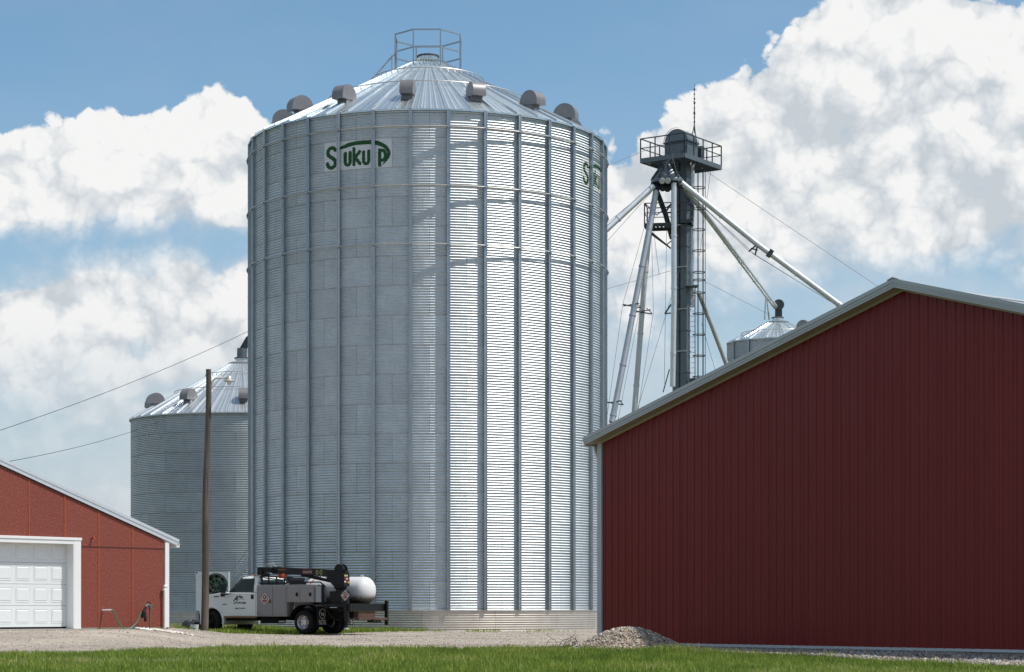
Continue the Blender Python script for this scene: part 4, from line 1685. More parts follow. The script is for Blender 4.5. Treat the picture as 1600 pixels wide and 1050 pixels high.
def build_garage():
    zb, zm = 0.415, 2.64
    ze = 2.86
    pit = 0.315
    half = 7.1

    def top(x):
        return ze + pit * (-x if -x < half else 2 * half + x)
    xr = gs(257)
    dl, dr = gs(115) - 4.88, gs(115)
    dtop = 2.70
    seams = [xr - .002] + [gs(p) for p in (207, 154, 101, 45)]
    w = seams[3] - seams[4]
    while seams[-1] - w > -2 * half:
        seams.append(seams[-1] - w)
    seams.append(-2 * half + .02)
    # panels above and below the level joint
    for k in range(len(seams) - 1):
        a, b = seams[k + 1] + .006, seams[k] - .006
        lo, hi = zm + .008, dtop + .12
        e0, e1 = dl - .1, dr + .1
        if a >= e0 and b <= e1:
            pts = [(a, hi), (b, hi)]
        elif a < e1 < b:
            pts = [(a, hi), (e1, hi), (e1, lo), (b, lo)]
        elif a < e0 < b:
            pts = [(a, lo), (e0, lo), (e0, hi), (b, hi)]
        else:
            pts = [(a, lo), (b, lo)]
        pts.append((b, top(b) - .03))
        if a < -half < b:
            pts.append((-half, top(-half) - .03))
        pts.append((a, top(a) - .03))
        MB().prism(pts, 0.0, .03).build('wall_panel', M_OSB, garage)
        segs = []
        if b > dr + .24:
            segs.append((max(a, dr + .245), b))
        if a < dl - .24:
            segs.append((a, min(b, dl - .245)))
        for (p, q) in segs:
            if q - p > .02:
                MB().bx(p, q, 0.0, .03, zb, zm - .006).build('wall_panel', M_OSB, garage)
        if 0 < k < len(seams) - 1:
            x = seams[k]
            MB().bx(x - .02, x + .02, -.012, .006, (dtop + .18) if dl - .3 < x < dr + .3 else zm + .02, top(x) - .03).build('batten', M_BATT, garage)
            if x > dr + .25 or x < dl - .25:
                MB().bx(x - .02, x + .02, -.012, .006, zb, zm - .02).build('batten', M_BATT, garage)
    m = MB()
    m.bx(dr + .24, xr, -.010, .005, zm - .012, zm + .014)
    m.bx(-2 * half, dl - .24, -.010, .005, zm - .012, zm + .014)
    m.build('level_joint', mat('dark_joint', (.085, .022, .018), .8), garage)
    # carcass behind the skin (leaves the doorway open)
    m = MB()
    m.bx(dr + .02, -.02, .032, .12, .2, zm)
    m.bx(-2 * half, dl - .02, .032, .12, .2, zm)
    m.prism([(-2 * half, dtop + .02), (-.02, dtop + .02), (-.02, top(-.02) - .05), (-half, top(-half) - .05), (-2 * half, top(-2 * half) - .05)], .032, .12)
    m.build('gable_backing', M_OSB, garage)
    D = 11
    MB().bx(-.11, -.01, .13, D, .2, ze - .03).build('side_wall', M_OSB, garage)
    MB().bx(-2 * half, -2 * half + .1, .13, D, .2, ze - .03).build('side_wall', M_OSB, garage)
    m = MB()
    m.bx(dr + .15, 0, -.015, .3, -.1, zb - .002)
    m.bx(-2 * half, dl - .15, -.015, .3, -.1, zb - .002)
    m.build('sill_board', mat('weathered_board', (.22, .17, .12), .9, var=.3, vscale=8, stretch=(.3, 3, 3)), garage)
    # overhead door, set back in its opening: four sections of eight pressed panels
    sec = (dtop + .06 - zb - .02) / 4
    pw = (dr - dl) / 8
    pm = MB()
    a, b = pw / 2 - .075, sec / 2 - .10
    pm.add([(-a, 0, -b), (a, 0, -b), (a, 0, b), (-a, 0, b),
            (-a + .02, .007, -b + .02), (a - .02, .007, -b + .02), (a - .02, .007, b - .02), (-a + .02, .007, b - .02),
            (-a + .045, -.004, -b + .045), (a - .045, -.004, -b + .045), (a - .045, -.004, b - .045), (-a + .045, -.004, b - .045)],
           [(0, 1, 5, 4), (1, 2, 6, 5), (2, 3, 7, 6), (3, 0, 4, 7), (4, 5, 9, 8), (5, 6, 10, 9), (6, 7, 11, 10), (7, 4, 8, 11), (8, 9, 10, 11)])
    pme = pm.mesh('door_panel', M_DOORW)
    y0 = .28
    for k in range(4):
        z0 = zb + .02 + k * sec
        m = MB()
        m.bx(dl - .1, dr + .1, y0, y0 + .05, z0 + .004, z0 + sec - .004)
        s = m.build('door_section', M_DOORW, garage)
        for j in range(8):
            # raised field with a moulded edge standing just proud of the section
            o = link('door_panel', pme, s, (dl + (j + .5) * pw, y0 - .0085, z0 + sec / 2))
    MB().bx(dl - .1, dr + .1, y0 - .005, y0 + .06, zb - .03, zb + .02).build('door_seal', M_RUBBER, garage)
    MB().bx(dl - .3, dr + .3, -.6, .6, 0.0, zb - .03).build('door_slab', M_CONC, garage)
    # casings and jamb linings
    for x0, x1, j0, j1 in ((dr, dr + .235, dr - .03, dr), (dl - .235, dl, dl, dl + .03)):
        MB().bx(x0, x1, -.035, .02, zb - .05, dtop + .10).build('door_casing', M_WHITE, garage, bevel=.006)
        MB().bx(j0, j1, -.03, y0 - .004, zb - .02, dtop).build('door_jamb', M_WHITE, garage)
    MB().bx(dl - .26, dr + .26, -.05, .02, dtop + .102, dtop + .175).build('door_head_trim', M_WHITE, garage, bevel=.006)
    MB().bx(dl, dr, -.03, y0 - .004, dtop, dtop + .1).build('door_head', M_WHITE, garage)
    # corner board
    MB().bx(xr + .004, 0.035, -.03, .02, zb - .02, ze - .04).build('corner_trim', M_WHITE, garage, bevel=.006)
    MB().bx(.004, .035, .021, .2, zb - .02, ze - .04).build('corner_trim', M_WHITE, garage)
    # roof and its metal edge
    ov, og = .36, .02
    for sg in (0, 1):
        def X(x):
            return x if sg == 0 else -2 * half - x

        def zr(x):
            return ze + pit * (-x)
        MB().prism([(X(ov), zr(ov) + .02), (X(-half), zr(-half) + .02), (X(-half), zr(-half) + .16), (X(ov), zr(ov) + .16)], -og, D).build('roof', M_GROOF, garage)
        m = MB()
        m.prism([(X(ov + .03), zr(ov) - .02), (X(-half), zr(-half) + .0), (X(-half), zr(-half) + .10), (X(ov + .03), zr(ov) + .09)], -og - .03, -og - .002)
        m.prism([(X(ov + .03), zr(ov) + .09), (X(-half), zr(-half) + .10), (X(-half), zr(-half) + .185), (X(ov + .03), zr(ov) + .175)], -og - .045, -og - .002)
        m.build('rake_trim', M_GROOF, garage)
    MB().bx(.30, .42, -og - .03, D, ze - pit * .36 - .06, ze - pit * .36 + .06).build('gutter', M_WHITE, garage, bevel=.01)
    # white conduit by the corner
    x = gs(254)
    m = MB()
    m.tube([(x, -.09, zb - .05), (x, -.09, zb + 1.0), (x - .01, -.09, zb + 1.06), (x - .06, -.09, zb + 1.06)], .036, 8)
    m.build('conduit', M_WHITE, garage, smooth=.8)
    m = MB()
    m.tube([(x - .04, -.1, zb + 1.15), (x + .07, -.1, zb + 1.16)], .04, 8)
    m.build('conduit_hood', M_WHITE, garage, smooth=.8)
    # shadow-casting hook on the wall
    x = gs(143)
    m = MB()
    m.tube([(x, 0.0, gz(143, 841)), (x, -.12, gz(143, 841) + .02)], .03, 6)
    m.build('wall_hook', M_BATT, garage)


build_garage()
# ------------------------------------------------------------------ yard hydrant, hose, pipes, pole, fan, stairs
def gw(px, off, z):
    """a point in front of the garage wall (off metres towards us)"""
    q = GC + GT * gs(px) - GN * off
    return Vector((q.x, q.y, z))


def tz(x, y):
    return float(terrain(x, y))


M_HOSE = mat('green_hose', (0.05, 0.22, 0.13), 0.4)
M_RUSTP = mat('rusty_pipe', (0.17, 0.12, 0.085), 0.7, .3, var=.3)
hp = gw(221, .35, 0)
hz = tz(hp.x, hp.y)
hyd = thing('yard_hydrant', 'rusty yard hydrant with black hose coupling in front of the red garage', 'hydrant', (hp.x, hp.y, hz), math.atan2(.787, .617))
MB().tube([(0, 0, -.1), (0, 0, .62)], .022, 8).build('standpipe', M_RUSTP, hyd, smooth=.8)
m = MB()
m.tube([(0.02, 0, .60), (0.02, 0, .74)], .05, 8)
m.tube([(0.03, 0, .70), (-.10, 0, .71), (-.16, 0, .66)], .034, 8)
m.build('hydrant_head', mat('hydrant_green', (.09, .13, .10), .6, var=.3), hyd, smooth=.8)
m = MB()
m.beam((.02, 0, .76), (-.12, 0, .80), .025, .02)
m.beam((.02, 0, .76), (.06, 0, .66), .025, .02)
m.build('hydrant_handle', M_BLACK, hyd)
m = MB()
m.tube([(-.14, 0, .66), (-.24, 0, .50), (-.30, .0, .36)], [.03, .06, .03], 8)
m.box((-.24, 0, .40), (.16, .06, .11))
m.box((-.17, 0, .32), (.07, .05, .15))
m.box((-.21, .0, .48), (.09, .07, .07))
m.build('hose_coupling', M_BLACK, hyd, bevel=.01)
pts = []
for (px, py) in ((208, 957), (204, 967), (199, 975), (192, 981), (186, 983), (180, 981), (174, 974), (170, 966), (167, 958), (164, 953.5), (161, 953)):
    pts.append(gw(px, .33, gz(px, py)))
# smooth the polyline
def smooth(pts, n=6):
    out = []
    for i in range(len(pts) - 1):
        p0, p1, p2, p3 = pts[max(i - 1, 0)], pts[i], pts[i + 1], pts[min(i + 2, len(pts) - 1)]
        for k in range(n):
            t = k / n
            out.append(0.5 * ((2 * p1) + (p2 - p0) * t + (2 * p0 - 5 * p1 + 4 * p2 - p3) * t * t + (3 * p1 - p0 - 3 * p2 + p3) * t ** 3))
    out.append(pts[-1])
    return out


hose = thing('garden_hose', 'green garden hose looping from the hydrant up to the garage wall', 'hose', pts[0])
MB().tube([p - pts[0] for p in smooth(pts)], .017, 8).build('hose', M_HOSE, hose, smooth=4)
q = pts[-1] - pts[0]
MB().tube([q, q + GN * .33 + Vector((-.03, 0, -.01))], .024, 8).build('hose_end', M_WHITE, hose, smooth=.8)
m = MB()
q1 = gw(188, .55, 0)
m.tube([gw(189, .55, tz(q1.x, q1.y) + .05), gw(212, .7, tz(q1.x, q1.y) - .02)], .03, 8)
tag(m.build('plastic_pipe', M_WHITE, None, smooth=.8), 'white plastic pipe lying on the gravel under the hose', 'pipe')
m = MB()
m.tube([gw(187.5, .62, tz(q1.x, q1.y) + .045), gw(193, .64, tz(q1.x, q1.y) + .04)], .035, 8)
tag(m.build('hose_fitting', mat('fitting_grey', (.5, .5, .5), .5), None, smooth=.8), 'short pale pipe fitting lying beside the white pipe', 'pipe')

# utility pole with its lamp
M_WOOD = mat('pole_wood', (0.085, 0.072, 0.058), 0.9, var=0.4, vscale=2.2, bump=.7, bscale=5, stretch=(5, 5, .35), color2=(0.15, .12, .092), c2scale=1.5)
pb = P(318.5, 988, 74.7)
pole = thing('utility_pole', 'weathered wooden utility pole in front of the truck bonnet', 'pole', (pb.x, pb.y, 0))
top = P(325.8, 577, 74.7) - Vector((pb.x, pb.y, 0))
prof = [(0, .14), (.06, .135), (.3, .122), (.6, .11), (.85, .098), (1, .09)]
base = Vector((0, 0, -.4))
pts = [base.lerp(top, t) + Vector((.02 * math.sin(t * 9), .01 * math.cos(t * 7), 0)) * (t < .99) for t in np.linspace(0, 1, 24)]
MB().tube(pts, [float(np.interp(t, [a for a, _ in prof], [b for _, b in prof])) for t in np.linspace(0, 1, 24)], 16).build('post', M_WOOD, pole, smooth=.8)


def PL(px, py, d=74.7):
    return P(px, py, d) - Vector((pb.x, pb.y, 0))


m = MB()
m.tube(smooth([PL(331, 604), PL(332, 597), PL(336, 592), PL(344, 590.5), PL(352, 591)]), .032, 8)
m.beam(PL(331, 607), PL(331, 600), .05)
m.build('lamp_arm', mat('lamp_arm_paint', (.55, .54, .50), .5), pole, smooth=.8)
c = PL(358, 594)
m = MB()
m.lathe([(.05, .14), (.08, .10), (.10, .03), (.20, -.02), (.205, -.035), (.19, -.03)], 20, Matrix.Translation(c), capb=False)
m.tube([c + Vector((-.16, 0, .07)), c + Vector((0, 0, .09))], .035, 8)
m.build('lamp_head', galv('lamp_metal', (.55, .53, .48), .4, .02, met=.7), pole, smooth=.7)
m = MB()
m.lathe([(0.02, -.16), (.06, -.13), (.08, -.04), (.08, .0)], 14, Matrix.Translation(c))
m.build('lamp_globe', mat('lamp_glass', (.62, .60, .55), .15), pole, smooth=.8)

# overhead wires
for (a, b, lab) in ((((-60, 692, 70), (405, 509, 100)), None, 'upper overhead wire crossing the clouds at the left'),
                    (((-60, 733, 66), (250, 658, 118)), None, 'lower overhead wire running to the eave of the plain bin')):
    p, q = P(*a[0]), P(*a[1])
    o = MB().tube([p.lerp(q, i / 16) - Vector((0, 0, .25 * 4 * (i / 16) * (1 - i / 16))) for i in range(17)], .010, 5, caps=False).build('overhead_wire', M_BLACK)
    tag(o, lab, 'wire', 'overhead wires at the left')

# aeration fan in front of the plain bin
fp = P(332, 955, 104)
fan = thing('aeration_fan', 'big pale square fan housing with green fan behind the utility pole', 'fan', (fp.x, fp.y, 0), D2R(4))
k = 104 / FPX
M_FANBOX = galv('fan_housing_steel', (.66, .70, .72), .38, .02, met=.5)
zf0, zf1 = 0.80, P(0, 893, 104).z
w2 = 25.5 * k
c = (6.5 * k, P(0, 914, 104).z)
n = 28
m = MB()
ring = [(c[0] + .56 * math.cos(2 * PI * i / n), c[1] + .56 * math.sin(2 * PI * i / n)) for i in range(n)]
sq = []
for i in range(n):
    a = 2 * PI * i / n
    s_ = 1 / max(abs(math.cos(a)), abs(math.sin(a)))
    x_ = max(-w2, min(w2, c[0] + 1.3 * s_ * math.cos(a)))
    z_ = max(zf0, min(zf1, c[1] + 1.3 * s_ * math.sin(a)))
    sq.append((x_, z_))
sq = []
for i in range(n):
    a = 2 * PI * i / n
    dx, dz = math.cos(a), math.sin(a)
    t = min((w2 - c[0]) / dx if dx > 1e-6 else 9, (-w2 - c[0]) / dx if dx < -1e-6 else 9, (zf1 - c[1]) / dz if dz > 1e-6 else 9, (zf0 - c[1]) / dz if dz < -1e-6 else 9)
    sq.append((c[0] + dx * t, c[1] + dz * t))
m.add([(a, -.5, b) for a, b in ring] + [(a, -.5, b) for a, b in sq] + [(a, .0, b) for a, b in ring], [(i, (i + 1) % n, n + (i + 1) % n, n + i) for i in range(n)] + [(i, (i + 1) % n, 2 * n + (i + 1) % n, 2 * n + i) for i in range(n)])
m.bx(-w2, w2, .0, .9, zf0, zf1)
m.bx(-w2, -w2 + .03, -.5, 0, zf0, zf1)
m.bx(w2 - .03, w2, -.5, 0, zf0, zf1)
m.bx(-w2, w2, -.5, 0, zf1 - .03, zf1)
m.build('fan_housing', M_FANBOX, fan)
m = MB()
for (x_, y_) in ((-w2 + .05, -.4), (w2 - .05, -.4), (-w2 + .05, .8), (w2 - .05, .8)):
    m.beam((x_, y_, -.1), (x_, y_, zf0), .07)
m.build('fan_stand', M_STIFF, fan)
M_FGREEN = mat('fan_green', (.012, .075, .03), .45)
for i in range(8):
    a = 2 * PI * i / 8 + .3
    m = MB()
    p0 = Vector((c[0] + .1 * math.cos(a), -.22, c[1] + .1 * math.sin(a)))
    u = Vector((math.cos(a), 0, math.sin(a)))
    v = Vector((-math.sin(a), .35, math.cos(a)))
    m.add([p0 - v * .05, p0 + v * .07, p0 + u * .42 + v * .19, p0 + u * .42 - v * .1], [(0, 1, 2, 3)])
    m.build('fan_blade', M_FGREEN, fan)
m = MB()
m.lathe([(0, -.12), (.12, -.1), (.12, .12)], 14, Matrix.Translation((c[0], -.25, c[1])) @ Matrix.Rotation(PI / 2, 4, 'X'))
m.build('fan_hub', M_FGREEN, fan, smooth=.8)
m = MB()
m.lathe([(0, 0), (.555, 0)], 28, Matrix.Translation((c[0], -.03, c[1])) @ Matrix.Rotation(PI / 2, 4, 'X'), False, False)
m.build('fan_backplate', mat('fan_dark_green', (.006, .03, .014), .6), fan)
m = MB()
for i in range(4):
    a = PI * i / 4 + .25
    m.beam((c[0] + .56 * math.cos(a), -.52, c[1] + .56 * math.sin(a)), (c[0] - .56 * math.cos(a), -.52, c[1] - .56 * math.sin(a)), .018)
for r in (.3, .5):
    m.tube([(c[0] + r * math.cos(2 * PI * i / 24), -.52, c[1] + r * math.sin(2 * PI * i / 24)) for i in range(24)], .008, 4, closed=True)
m.build('fan_guard', mat('guard_wire', (.12, .16, .15), .6), fan)

# steel stairs that climb between the bins
sp = P(350, 955, 108)
stair = thing('bin_stairs', 'grey steel stairs climbing from the fan to the tall bin', 'stairs', (sp.x, sp.y, 0))


def SL(px, py, dd=0.0):
    return P(px, py, 108 + dd) - Vector((sp.x, sp.y, 0))


for dd in (0, .9):
    m = MB()
    m.beam(SL(350, 930, dd), SL(400, 862, dd), .07, .22)
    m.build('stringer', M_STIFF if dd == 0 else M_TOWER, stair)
    m = MB()
    m.tube([SL(345, 916, dd), SL(400, 841, dd)], .024, 6)
    m.tube([SL(345, 926, dd), SL(400, 852, dd)], .018, 6)
    for px in (350, 366, 383, 398):
        m.beam(SL(px, 930 - (px - 350) * 1.36, dd), SL(px, 910 - (px - 350) * 1.36, dd), .05)
    m.build('handrail', M_STIFF, stair)
for i in range(10):
    px = 352 + i * 5
    a = SL(px, 929 - (px - 350) * 1.36)
    MB().box((a.x, a.y + .45, a.z), (.24, .86, .03)).build('tread', M_DARKST, stair)
m = MB()
m.beam(SL(352, 985), SL(352, 925), .08)
m.beam(SL(398, 985, .9), SL(398, 862, .9), .08)
m.build('stair_leg', M_STIFF, stair)

# bucket and dark bundle by the pole
bq = P(304, 979, 76.5)
bz = tz(bq.x, bq.y)
b = thing('bucket', 'white plastic bucket on the grass left of the pole', 'bucket', (bq.x, bq.y, bz))
MB().lathe([(.12, 0.02), (.15, .26), (.155, .26), (.155, .28), (.14, .28), (.13, .05)], 20, capt=False).build('pail', M_WHITE, b, smooth=.7)
MB().tube([(-.15, 0, .25), (-.10, -.1, .17), (0, -.15, .13), (.10, -.1, .17), (.15, 0, .25)], .006, 5).build('bail', M_BLACK, b)
bq = P(300, 979, 78.5)
m = MB()
n_u, n_v = 18, 9
vs = []
for j in range(n_v):
    t = j / (n_v - 1)
    for i in range(n_u):
        a = 2 * PI * i / n_u
        rr = (math.cos(t * PI / 2) ** .6) * (1 + .16 * math.sin(3 * a + 2 * t) + .10 * math.sin(7 * a + 5 * t))
        vs.append((.46 * rr * math.cos(a), .3 * rr * math.sin(a), .38 * math.sin(t * PI / 2) * (1 + .12 * math.sin(4 * a))))
m.add(vs, [(j * n_u + i, j * n_u + (i + 1) % n_u, (j + 1) * n_u + (i + 1) % n_u, (j + 1) * n_u + i) for j in range(n_v - 1) for i in range(n_u)])
o = m.build('tarp_bundle', mat('black_tarp', (.015, .015, .017), .5, bump=.5, bscale=12), None, smooth=4)
o.location = (bq.x, bq.y, tz(bq.x, bq.y))
tag(o, 'dark crumpled bundle on the grass between garage and pole', 'bundle')

# black drain hose lying up against the stone heap
pts = [P(888, 1014, 45.6), P(900, 1010, 45.4), P(915, 1005, 45.2), P(928, 1001, 45.1), P(940, 1000, 45.1)]
pts = [Vector((p.x, p.y, max(tz(p.x, p.y) + .03, float(pile_h(p.x, p.y) + terrain(p.x, p.y)) + .03))) for p in pts]
tag(MB().tube(smooth(pts), .035, 8).build('drain_hose', M_RUBBER, None, smooth=.8), 'black drain hose at the left foot of the stone heap', 'hose')
# dead brushwood beside it
o = MB()
for k in range(34):
    x, y = random.gauss(1.28, .22), random.gauss(46.4, .25)
    z = tz(x, y)
    a, L = random.uniform(0, 6.3), random.uniform(.12, .36)
    o.tube([(x, y, z), (x + .4 * L * math.cos(a), y + .4 * L * math.sin(a), z + L * .7), (x + L * math.cos(a), y + L * math.sin(a), z + L * random.uniform(.6, 1.1))], [.008, .006, .003], 4)
ob = o.build('dry_weed', mat('dry_stem', (.09, .075, .05), .9), None)
tag(ob, 'dry dark weed stalks at the left foot of the stone heap', 'weed')

# ------------------------------------------------------------------ service truck
M_TWHITE = mat('truck_white', (0.74, 0.73, 0.71), 0.25, var=.03, vscale=2, coat=.25)
M_TDIRT = mat('truck_rust_sill', (0.20, .11, .06), .8, var=.4, vscale=12)
M_TBOX = mat('utility_box_grey', (0.23, 0.215, 0.215), 0.42, .0, var=.05, vscale=2, coat=.2)
M_GLASS = mat('truck_glass', (0.006, 0.018, 0.016), 0.04, spec=.35)
M_CHROME = galv('wheel_steel', (.55, .55, .55), .3, .02)
M_CHAS = mat('chassis_black', (0.009, 0.0085, 0.008), .8, spec=.2, var=.3, vscale=9)
M_REDL = mat('red_lens', (.35, .015, .01), .2)
M_AMBER = mat('amber_lens', (.55, .12, .01), .25)
M_INK = mat('black_lettering', (.012, .012, .014), .5)
M_ORINK = mat('orange_lettering', (.40, .08, .035), .5)
M_CREAM = mat('cream_lettering', (.50, .47, .42), .5)
M_PLW = mat('placard_white', (.66, .60, .57), .5)
M_PLR = mat('placard_red', (.26, .012, .018), .45)
M_YEL = mat('warning_yellow', (.62, .48, .03), .5)
TO = Vector((-6.74, 76.25, 0.05))
THEAD = Vector((-0.848, 0.53, 0))
truck = thing('service_truck', 'white service truck with grey utility boxes and black crane', 'truck', TO, math.atan2(.53, -.848))


def build_truck():
    hw = 0.98
    # lower cab and bonnet, wheel arch cut out of the side profile
    cxw, czw, ra = 4.10, .42, .48
    arch = [(cxw - ra * math.cos(a), czw + ra * math.sin(a)) for a in np.linspace(-.25, PI + .25, 14)]
    prof = [(2.06, .60), (2.06, 1.44), (3.42, 1.45), (3.62, 1.455), (4.10, 1.40), (4.52, 1.32), (4.66, 1.25), (4.69, .62)] + [(p[0], p[1]) for p in reversed(arch)] + [(3.55, .56)]
    body = MB().prism(prof, -hw, hw).build('cab_body', M_TWHITE, truck, bevel=.035, smooth=.6)
    m = MB()
    m.bx(2.2, 4.55, -hw + .12, hw - .12, .45, 1.2)
    m.build('engine_bay', M_CHAS, truck)
    # bonnet bulge
    m = MB()
    m.add([(3.6, -.75, 1.45), (3.6, .75, 1.45), (4.64, .70, 1.25), (4.64, -.70, 1.25), (3.6, -.62, 1.50), (3.6, .62, 1.50), (4.58, .56, 1.31), (4.58, -.56, 1.31)],
          [(4, 5, 6, 7), (0, 1, 5, 4), (1, 2, 6, 5), (2, 3, 7, 6), (3, 0, 4, 7)])
    m.build('bonnet', M_TWHITE, truck, bevel=.03)
    # greenhouse
    b = [(2.08, -.93, 1.44), (3.46, -.93, 1.44), (3.46, .93, 1.44), (2.08, .93, 1.44)]
    t = [(2.16, -.76, 2.0), (2.86, -.76, 2.02), (2.86, .76, 2.02), (2.16, .76, 2.0)]
    M_ = MB()
    M_.add(b + t, [(3, 2, 1, 0), (4, 5, 6, 7), (0, 1, 5, 4), (1, 2, 6, 5), (2, 3, 7, 6), (3, 0, 4, 7)])
    M_.build('cab_roof', M_TWHITE, truck, bevel=.06, smooth=.7)
    m = MB()
    m.bx(2.25, 2.8, -.6, .6, 2.0, 2.045)
    m.build('roof_skin', M_TWHITE, truck, bevel=.02)

    def glass(name, c4, out):
        c4 = [Vector(p) for p in c4]
        nrm = (c4[1] - c4[0]).cross(c4[3] - c4[0]).normalized()
        if nrm.dot(Vector(out)) < 0:
            nrm = -nrm
        m = MB()
        m.add([p + nrm * .012 for p in c4] + [p - nrm * .02 for p in c4], [(0, 1, 2, 3), (0, 1, 5, 4), (1, 2, 6, 5), (2, 3, 7, 6), (3, 0, 4, 7)])
        return m.build(name, M_GLASS, truck)

    def side(x, z, s):
        f = (z - 1.44) / .56
        return (x, s * (.93 - .17 * f), z)
    for s in (1, -1):
        glass('side_window', [side(2.32, 1.50, s), side(3.28, 1.50, s), side(2.86, 1.93, s), side(2.38, 1.94, s)], (0, s, 0))
        # dark frame round the glass
        m = MB()
        for (a, bb) in (((3.34, 1.49), (2.88, 1.965)), ((2.28, 1.49), (2.35, 1.965))):
            p, q = Vector(side(*a, s)), Vector(side(*bb, s))
            m.beam(p + Vector((0, s * .012, 0)), q + Vector((0, s * .012, 0)), .03)
        m.beam(Vector(side(3.36, 1.475, s)) + Vector((0, s * .014, 0)), Vector(side(2.28, 1.475, s)) + Vector((0, s * .014, 0)), .035)
        m.build('window_frame', M_BLACK, truck)
        # door skin: stands a touch proud, with shut lines
        m = MB()
        m.prism([(2.13, .645), (3.30, .645), (3.40, .80), (3.40, 1.40), (2.13, 1.40)], s * (hw + .004), s * (hw + .018))
        d = m.build('door', M_TWHITE, truck, bevel=.006)
        m = MB()
        m.bx(2.13, 3.42, s * (hw + .0), s * (hw + .03), 1.405, 1.435)
        m.build('belt_moulding', mat('bright_trim', (.85, .86, .88), .2, .6), d)
        m = MB()
        m.bx(2.20, 2.32, s * (hw + .019), s * (hw + .035), 1.22, 1.37)
        m.build('handle', M_BLACK, d, bevel=.006)
        # mirror
        m = MB()
        m.box((3.42, s * 1.20, 1.58), (.10, .17, .30))
        m.box((3.44, s * 1.20, 1.36), (.10, .16, .12))
        m.beam((3.38, s * .95, 1.50), (3.42, s * 1.15, 1.52), .045)
        m.beam((3.38, s * .95, 1.40), (3.42, s * 1.15, 1.38), .045)
        m.build('mirror', M_BLACK, truck, bevel=.015)
        # rusty rocker
        MB().bx(2.10, 3.56, s * (hw - .06), s * (hw + .004), .545, .618).build('rocker_panel', M_TDIRT, truck, bevel=.01)
        # wheel-arch lip
        m = MB()
        pts = [(cxw - (ra + .035) * math.cos(a), s * (hw + .02), czw + (ra + .035) * math.sin(a)) for a in np.linspace(-.2, PI + .2, 18)]
        m.tube(pts, .04, 6)
        m.build('arch_lip', M_TWHITE, truck, smooth=.8)
        # badge and fender stripe
        MB().bx(3.80, 4.02, s * (hw + .004), s * (hw + .012), 1.29, 1.325).build('fender_badge', M_BLACK, truck)
        MB().bx(3.44, 3.63, s * (hw + .004), s * (hw + .012), 1.02, 1.045).build('fender_stripe', M_BLACK, truck)
    # windscreen
    glass('windscreen', [(3.40, -.80, 1.50), (3.40, .80, 1.50), (2.90, .68, 1.97), (2.90, -.68, 1.97)], (1, 0, .5))
    glass('rear_window', [(2.09, -.7, 1.55), (2.09, .7, 1.55), (2.15, .6, 1.9), (2.15, -.6, 1.9)], (-1, 0, 0))
    # front end
    m = MB()
    m.bx(4.693, 4.71, -.62, .62, .80, 1.17)
    m.build('grille', M_CHAS, truck)
    for s in (1, -1):
        MB().bx(4.66, 4.713, s * .66, s * .93, .90, 1.15).build('headlight', mat('lamp_lens', (.5, .52, .53), .1), truck, bevel=.01)
    MB().bx(4.66, 4.76, -.96, .96, .46, .70).build('front_bumper', M_BLACK, truck, bevel=.02)
    MB().tube([(2.45, .62, 2.04), (2.45, .62, 2.085)], .05, 8).build('clearance_light', M_AMBER, truck)
    MB().tube([(2.5, 0, 2.04), (2.5, 0, 2.085)], .05, 8).build('clearance_light', M_AMBER, truck)
    # chassis
    m = MB()
    for s in (1, -1):
        m.bx(-1.9, 4.6, s * .38 - .04, s * .38 + .04, .55, .78)
    for x in (-1.5, -.6, .6, 1.5, 2.4):
        m.bx(x - .05, x + .05, -.4, .4, .58, .74)
    m.tube([(0, -.85, .41), (0, .85, .41)], .07, 8)
    m.tube([(4.10, -.85, .42), (4.10, .85, .42)], .06, 8)
    m.lathe([(.0, -.2), (.19, -.1), (.19, .1), (0, .2)], 12, Matrix.Translation((0, 0, .41)))
    m.tube([(.2, 0, .42), (2.6, 0, .62)], .045, 8)
    m.bx(1.2, 2.0, .45, .85, .36, .62)
    m.bx(2.3, 2.9, -.8, -.45, .36, .66)
    m.build('chassis', M_CHAS, truck)
    MB().tube([(1.95, .80, .44), (.95, .80, .42)], .05, 8).build('exhaust', M_RING, truck, smooth=.8)

    # wheels
    def wheel(x, y, s, r=.405, w=.24, rear=False, steer=0.0):
        e = bpy.data.objects.new('wheel', None)
        COL.objects.link(e)
        e.parent = truck
        e.location = (x, y, r)
        e.rotation_euler = (0, 0, steer)
        M = Matrix.Rotation(-s * PI / 2, 4, 'X')
        m = MB()
        m.lathe([(.25, -w / 2), (r - .05, -w / 2), (r - .012, -w / 2 + .03), (r, -w / 2 + .05), (r, w / 2 - .05), (r - .012, w / 2 - .03), (r - .05, w / 2), (.25, w / 2)], 36, M, False, False)
        for k in range(36):
            a = 2 * PI * k / 36
            m.box(((r + .003) * math.cos(a), (.03 if k % 2 else -.03) * 1.0, (r + .003) * math.sin(a)), (.03, w * .7, .02), Matrix.Identity(4)) if False else None
        m.build('tyre', M_RUBBER, e, smooth=.6)
        m = MB()
        if rear:
            m.lathe([(.255, w / 2 - .01), (.25, w / 2 - .02), (.225, w / 2 - .05), (.205, -.02), (.13, -.05), (.10, -.03), (.10, .05), (.0, .06)], 32, M, False, False)
        else:
            m.lathe([(.255, w / 2 - .01), (.235, w / 2 - .03), (.20, w / 2 - .06), (.14, w / 2 - .02), (.10, w / 2 + .02), (.085, w / 2 + .07), (0, w / 2 + .075)], 32, M, False, False)
        m.build('rim', M_CHROME if rear else M_CHAS, e, smooth=.6)
        m = MB()
        for k in range(8):
            a = 2 * PI * k / 8
            yy = s * ((-.035) if rear else w / 2 - .015)
            m.lathe([(.016, 0), (.016, .03)], 6, Matrix.Translation((.15 * math.cos(a), yy, .15 * math.sin(a))) @ M)
        m.build('wheel_nut', M_CHAS, e)
